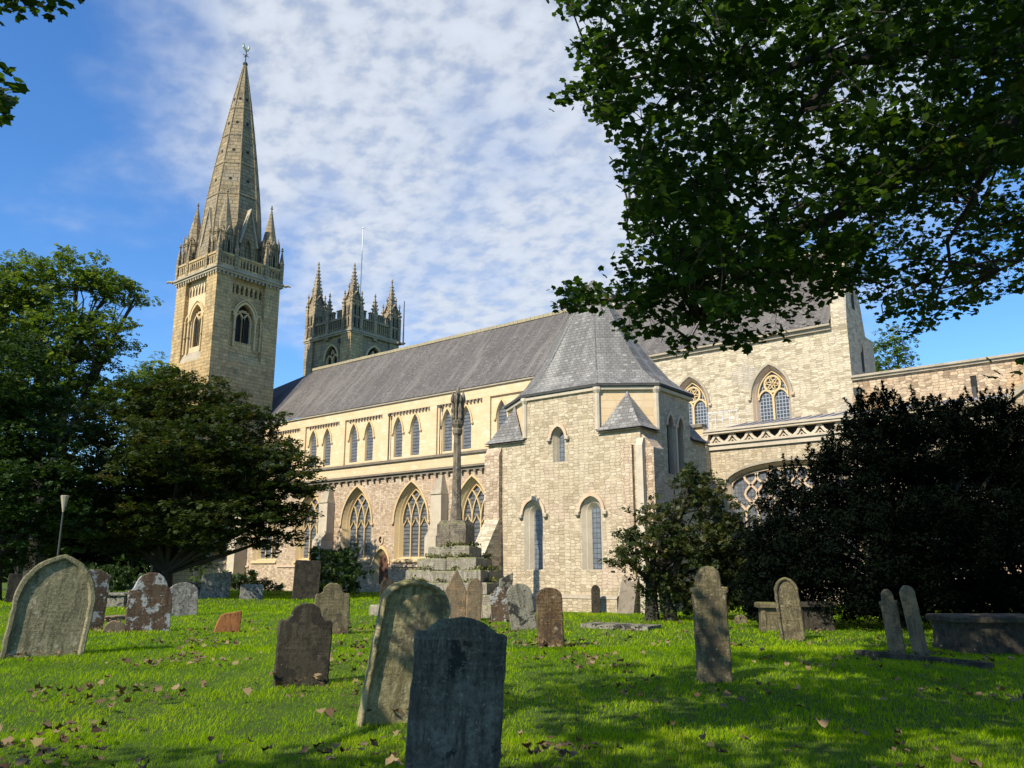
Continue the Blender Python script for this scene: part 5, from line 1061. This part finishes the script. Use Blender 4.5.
# weeds on the cross steps
P = []
for k, (s, z) in enumerate(((2.35, .36), (2.05, .74), (1.74, 1.14), (1.42, 1.56), (1.10, 2.0), (.80, 2.42))):
    for _ in range(11):
        a = rng.uniform(-1, 1); side = rng.integers(0, 2); r_ = s - rng.uniform(.1, .3); q = np.array([a*r_, -r_, z]) if side else np.array([r_, a*r_, z])
        P.append(q + rng.normal(size=(40, 3))*np.array([.12, .07, .05]) + np.array([0, 0, .05]))
wd = cloud('step_weeds', np.concatenate(P), .11*rng.uniform(.6, 1.3, 40*len(P)), 'quad', LM['weed'], None, (0, 1.5)); wd.location = cross.location; wd.rotation_euler = cross.rotation_euler; tag(wd, 'tufts of weeds and moss on the cross steps', 'weeds', kind='stuff')

# ---- overhanging sycamores
def inpoly(p, poly):
    x, y = p; c = False; j = len(poly)-1
    for i in range(len(poly)):
        if (poly[i][1] > y) != (poly[j][1] > y) and x < (poly[j][0]-poly[i][0])*(y-poly[i][1])/(poly[j][1]-poly[i][1])+poly[i][0]: c = not c
        j = i
    return c
def poly_clusters(poly, n_, d0, d1):
    xs_ = [p[0] for p in poly]; ys_ = [p[1] for p in poly]; out = []
    while len(out) < n_:
        p = (rng.uniform(min(xs_), max(xs_)), rng.uniform(min(ys_), max(ys_)))
        if inpoly(p, poly): out.append(at(p[0], p[1], rng.uniform(d0, d1)))
    return np.array(out)
def sycamore(name, label, trunk, fork, limbs, C, C2, each=23, crad=.27, r0=.45, size=.102):
    root = empty(name, (trunk[0], trunk[1], 0)); tag(root, label, 'tree'); inv = np.array([trunk[0], trunk[1], 0]); b = MB()
    b.tube([(0,0,-.4), (0,0,.1), (0,0,fork*.5), (0,0,fork)], [r0*1.6, r0*1.2, r0, r0*.9], 12); nodes = []
    for lm, ra, rb in limbs:
        pts = [np.array(p)-inv for p in lm]; dense = []
        for i in range(len(pts)-1):
            for k in range(4): dense.append(pts[i]+(pts[i+1]-pts[i])*k/4+rng.normal(size=3)*.05)
        dense.append(pts[-1]); b.tube(dense, [ra+(rb-ra)*i/(len(dense)-1) for i in range(len(dense))], 8); nodes += dense[2:]
    nodes = np.array(nodes)
    Cn = C - inv
    # secondary branches join clusters to the limbs through shared forks
    k_ = max(8, len(Cn)//5); mids = Cn[rng.choice(len(Cn), k_, replace=False)]
    for q in mids:
        j = np.argmin(np.linalg.norm(nodes-q, axis=1)); 
        if np.linalg.norm(nodes[j]-q) < 4.5: limb(b, nodes[j], q, .022, .008, .04, 4, 5)
    for q in Cn:
        j = np.argmin(np.linalg.norm(mids-q, axis=1)); limb(b, mids[j], q, .007, .003, .05, 3, 3)
    b.build('trunk', M['bark'], root)
    P = clusters(Cn, each, crad, .5); P[:, 2] -= .05; S = size*rng.uniform(.6, 1.25, len(P)); rr = np.clip(np.repeat(rng.random(len(Cn)), each)*.35+rng.random(len(P))*.65, 0, 1)
    if C2 is not None:
        P2 = clusters(C2 - inv, 11, .45, .5); P = np.concatenate([P, P2]); S = np.concatenate([S, size*1.7*rng.uniform(.7, 1.3, len(P2))]); rr = np.concatenate([rr, rng.random(len(P2))])
    cloud('crown', P, S, 'syc', LM['syc'], root, (0, 1.15), rr); return root
def shade2(n_, f0, f1, r0_, r1_):  # unseen leaf clusters above the frame, added to dapple the lawn
    o = []
    while len(o) < n_:
        f = rng.uniform(f0, f1); r_ = rng.uniform(r0_, r1_); q = math.sin(f*1.9+1.3*math.sin(r_*1.1))*math.sin(r_*1.6+math.sin(f*.9)*1.5)+.5*math.sin(f*4+r_*3)
        if q < -.06: continue
        z = max(7.0, 1.6 + .80*math.hypot(f, .5*r_) + 1.0) + rng.uniform(0, 1.2); o.append(fr(f, r_, z))
    return np.array(o)
trA = fr(7.0, 13.0)
A = lambda *q: at(*q)
limbsA = [([trA+[0,0,4.5], A(1200,70,8.6), A(1024,118,9.2), A(900,178,9.6), A(780,238,10.1), A(700,275,10.6), A(640,300,11), A(580,298,11.3)], .16, .012),
 ([trA+[0,0,5], A(1200,20,8.6), A(1000,50,9.0), A(850,60,9.3), A(720,80,9.6), A(600,75,10)], .15, .012),
 ([A(1024,118,9.2), A(985,170,9.4), A(955,240,9.7), A(935,310,10)], .05, .01), ([A(900,178,9.6), A(865,230,10), A(850,290,10.2)], .04, .01),
 ([A(780,238,10.1), A(740,290,10.3), A(690,340,10.4)], .035, .008), ([A(850,60,9.3), A(760,150,10), A(680,200,10.6), A(630,210,11)], .05, .01),
 ([trA+[0,0,4.2], A(1150,200,9), A(1060,220,9.5), A(1000,270,9.8)], .07, .01), ([trA+[0,0,5], A(1300,-200,8), A(1000,-200,8.5), A(750,-100,9)], .15, .03)]
C = np.concatenate([
 poly_clusters([(600,-20),(1110,-20),(1110,120),(920,200),(820,290),(720,310),(660,250),(640,180),(618,100),(590,30)], 840, 7.0, 13.0),
 poly_clusters([(840,180),(1110,110),(1110,270),(1024,280),(960,310),(905,335),(885,330),(860,290),(810,270)], 380, 10, 17),
 poly_clusters([(680,-20),(1130,-20),(1130,110),(900,180),(760,190),(690,100)], 420, 13, 20),
 poly_clusters([(640,140),(720,200),(760,300),(700,320),(650,270),(630,200)], 90, 9, 14),
 poly_clusters([(556,288),(575,282),(600,292),(600,308),(562,304)], 11, 10.8, 11.6), poly_clusters([(565,285),(610,270),(640,235),(700,290),(790,250),(850,270),(840,300),(790,325),(735,345),(680,345),(640,335),(612,310),(575,300)], 85, 9.5, 11.5),
 poly_clusters([(562,52),(600,30),(630,100),(610,122),(566,98)], 34, 9.5, 11), poly_clusters([(560,-10),(580,-10),(590,12),(566,6)], 5, 9.5, 10.5)])
C2 = np.concatenate([poly_clusters([(560,-30),(1150,-30),(1500,-700),(500,-700)], 420, 6.0, 12.0), np.array([trA+np.array([0,0,7.5]) + rng.normal(size=3)*np.array([3.2, 3.2, 2.0]) for _ in range(420)]), shade2(1300, .8, 8.0, -5.3, 8.0)])
sycamore('sycamore_tree', 'big sycamore whose leafy boughs hang over the upper right', trA, 4.5, limbsA, C, C2)
trB = fr(-5.0, -8.0)
Cb = np.concatenate([poly_clusters([(-60,-60),(90,-60),(96,-14),(70,-8),(30,-4),(8,0),(-60,6)], 26, 5.5, 7.5), poly_clusters([(-90,70),(6,76),(6,90),(-4,100),(-90,112)], 26, 5.5, 7.0)])
def shade(n_, f0, f1, r0_, r1_, z0_, z1_): return np.array([fr(rng.uniform(f0, f1), rng.uniform(r0_, r1_), rng.uniform(z0_, z1_)) for _ in range(n_)])  # unseen leaf clusters added to cast shade on the foreground
C2b = np.concatenate([shade(70, -2.5, 1.0, -10.5, -7.6, 7.5, 8.6), shade(150, -2.5, -.3, -7.3, -5.3, 7.6, 9.0), shade(560, -9, -1.2, -12, -3, 7.5, 9.5), shade(240, -4, .9, -4, 5, 7.0, 9.5)])
limbsB = [([trB+[0,0,4.5], fr(-2,-7,6), A(-60,0,5.8), A(20,-8,6.3), A(90,-12,6.8)], .14, .01), ([trB+[0,0,4.5], A(-200,110,5.5), A(-60,95,6), A(4,92,6.3)], .1, .01), ([trB+[0,0,5], fr(-2,-3,8), fr(0,1,9)], .14, .03)]
sycamore('sycamore_tree', 'sycamore behind the viewer with leaf tips at the top left corner', trB, 4.5, limbsB, Cb, C2b)

# ================================================================= GRASS AND FALLEN LEAVES
def scatter(n_, d0, d1, power=1.0, lim=.78):
    u = rng.random(n_); d = (d0**power + u*(d1**power-d0**power))**(1/power); r_ = rng.uniform(-lim, lim, n_)*(d+1.5); return d, r_
def grass():
    D, Rr, W, H_ = [], [], [], []
    for n_, d0, d1, w, h in ((190000, 3.2, 9, .0055, .048), (190000, 8.5, 18, .010, .052), (130000, 17, 34, .022, .06), (60000, 33, 62, .05, .09)):
        d, r_ = scatter(n_, d0, d1, 1.6); D.append(d); Rr.append(r_); W.append(np.full(n_, w)); H_.append(np.full(n_, h))
    d, r_, w, h = map(np.concatenate, (D, Rr, W, H_)); N_ = len(d)
    P = FW[None, :2]*d[:, None] + RT[None, :2]*r_[:, None]
    clump = np.sin(P[:, 0]*2.1+np.sin(P[:, 1]*1.3)*2)*np.sin(P[:, 1]*2.4+1)+.6*np.sin(P[:, 0]*6+P[:, 1]*5); keep = (P[:, 1] < 39.8)
    inside = (P[:, 0] > X0-.1) & (P[:, 0] < X1+.2) & (P[:, 1] > Y0-.3); keep &= ~inside; P, w, h, clump = P[keep], w[keep], h[keep], clump[keep]; N_ = len(P)
    h = h*rng.uniform(.55, 1.35, N_)*(1+.22*clump); w = w*rng.uniform(.7, 1.3, N_); yaw = rng.uniform(0, 6.283, N_); bend = rng.uniform(.3, 1.3, N_)*h
    zg = .035*np.sin(P[:, 0]*.33+P[:, 1]*.21)+.03*np.sin(P[:, 1]*.5-P[:, 0]*.17)-.03
    t, _ = template('blade'); c, s = np.cos(yaw), np.sin(yaw)
    X = t[None, :, 0]*w[:, None]; Yb = (t[None, :, 1]**2)*bend[:, None]; Z = t[None, :, 2]*h[:, None]
    V = np.stack([P[:, 0:1]+X*c[:, None]-Yb*s[:, None], P[:, 1:2]+X*s[:, None]+Yb*c[:, None], zg[:, None]+Z], -1)
    patch = np.sin(P[:, 0]*.9+2*np.sin(P[:, 1]*.5))*np.sin(P[:, 1]*1.1+1.5*np.sin(P[:, 0]*.7)); rv = np.clip(.42+.12*clump+.2*patch+rng.normal(size=N_)*.2, 0, 1)
    o = cloud('grass', np.zeros((N_, 3)), None, 'blade', LM['grass'], None, rnd=rv, V=V); tag(o, 'short bright green lawn grass between the graves', 'grass', kind='stuff')
grass()
def litter():
    d, r_ = scatter(12000, 3.5, 26, 1.3, .8); P = FW[None, :]*d[:, None]+RT[None, :]*r_[:, None]
    dens = np.sin(P[:, 0]*1.1+1)*np.sin(P[:, 1]*1.4)+.5*np.sin(P[:, 0]*3.1)*np.sin(P[:, 1]*2.7); keep = rng.random(len(P)) < np.clip(1.5*dens-.12, .035, 1); P, d, r_ = P[keep], d[keep], r_[keep]
    for r0 in ST:                                # drifts against the foot of the stones
        if r0[2] > 640 and r0[2] < 760:
            q = gr(r0[1], r0[2]); k = 26; add = q[None, :]+rng.normal(size=(k, 3))*np.array([.32, .32, 0]); P = np.concatenate([P, add]); d = np.concatenate([d, add@FW]); r_ = np.concatenate([r_, add@RT])
    keep = (r_ < d*.15) | (rng.random(len(P)) < .5); P = P[keep]; P[:, 2] = .055+rng.uniform(-.02, .03, len(P)); S = rng.uniform(.04, .13, len(P))
    t, _ = template('syc'); t = t.copy(); N_ = len(P); Rm = rotmats(rng.uniform(0, 6.28, N_), rng.uniform(-.7, .7, N_), rng.uniform(0, 6.28, N_))
    curl = rng.uniform(.3, 2.2, N_); T = np.repeat(t[None], N_, 0); T[:, :, 2] += curl[:, None]*(T[:, :, 0]**2*1.6+T[:, :, 1]**2*.5)
    V = np.einsum('nij,nkj->nki', Rm, T)*S[:, None, None]+P[:, None, :]
    o = cloud('fallen_leaves', P, S, 'syc', LM['dead'], None, V=V); tag(o, 'dry brown fallen leaves scattered over the lawn', 'fallen leaves', kind='stuff')
litter()
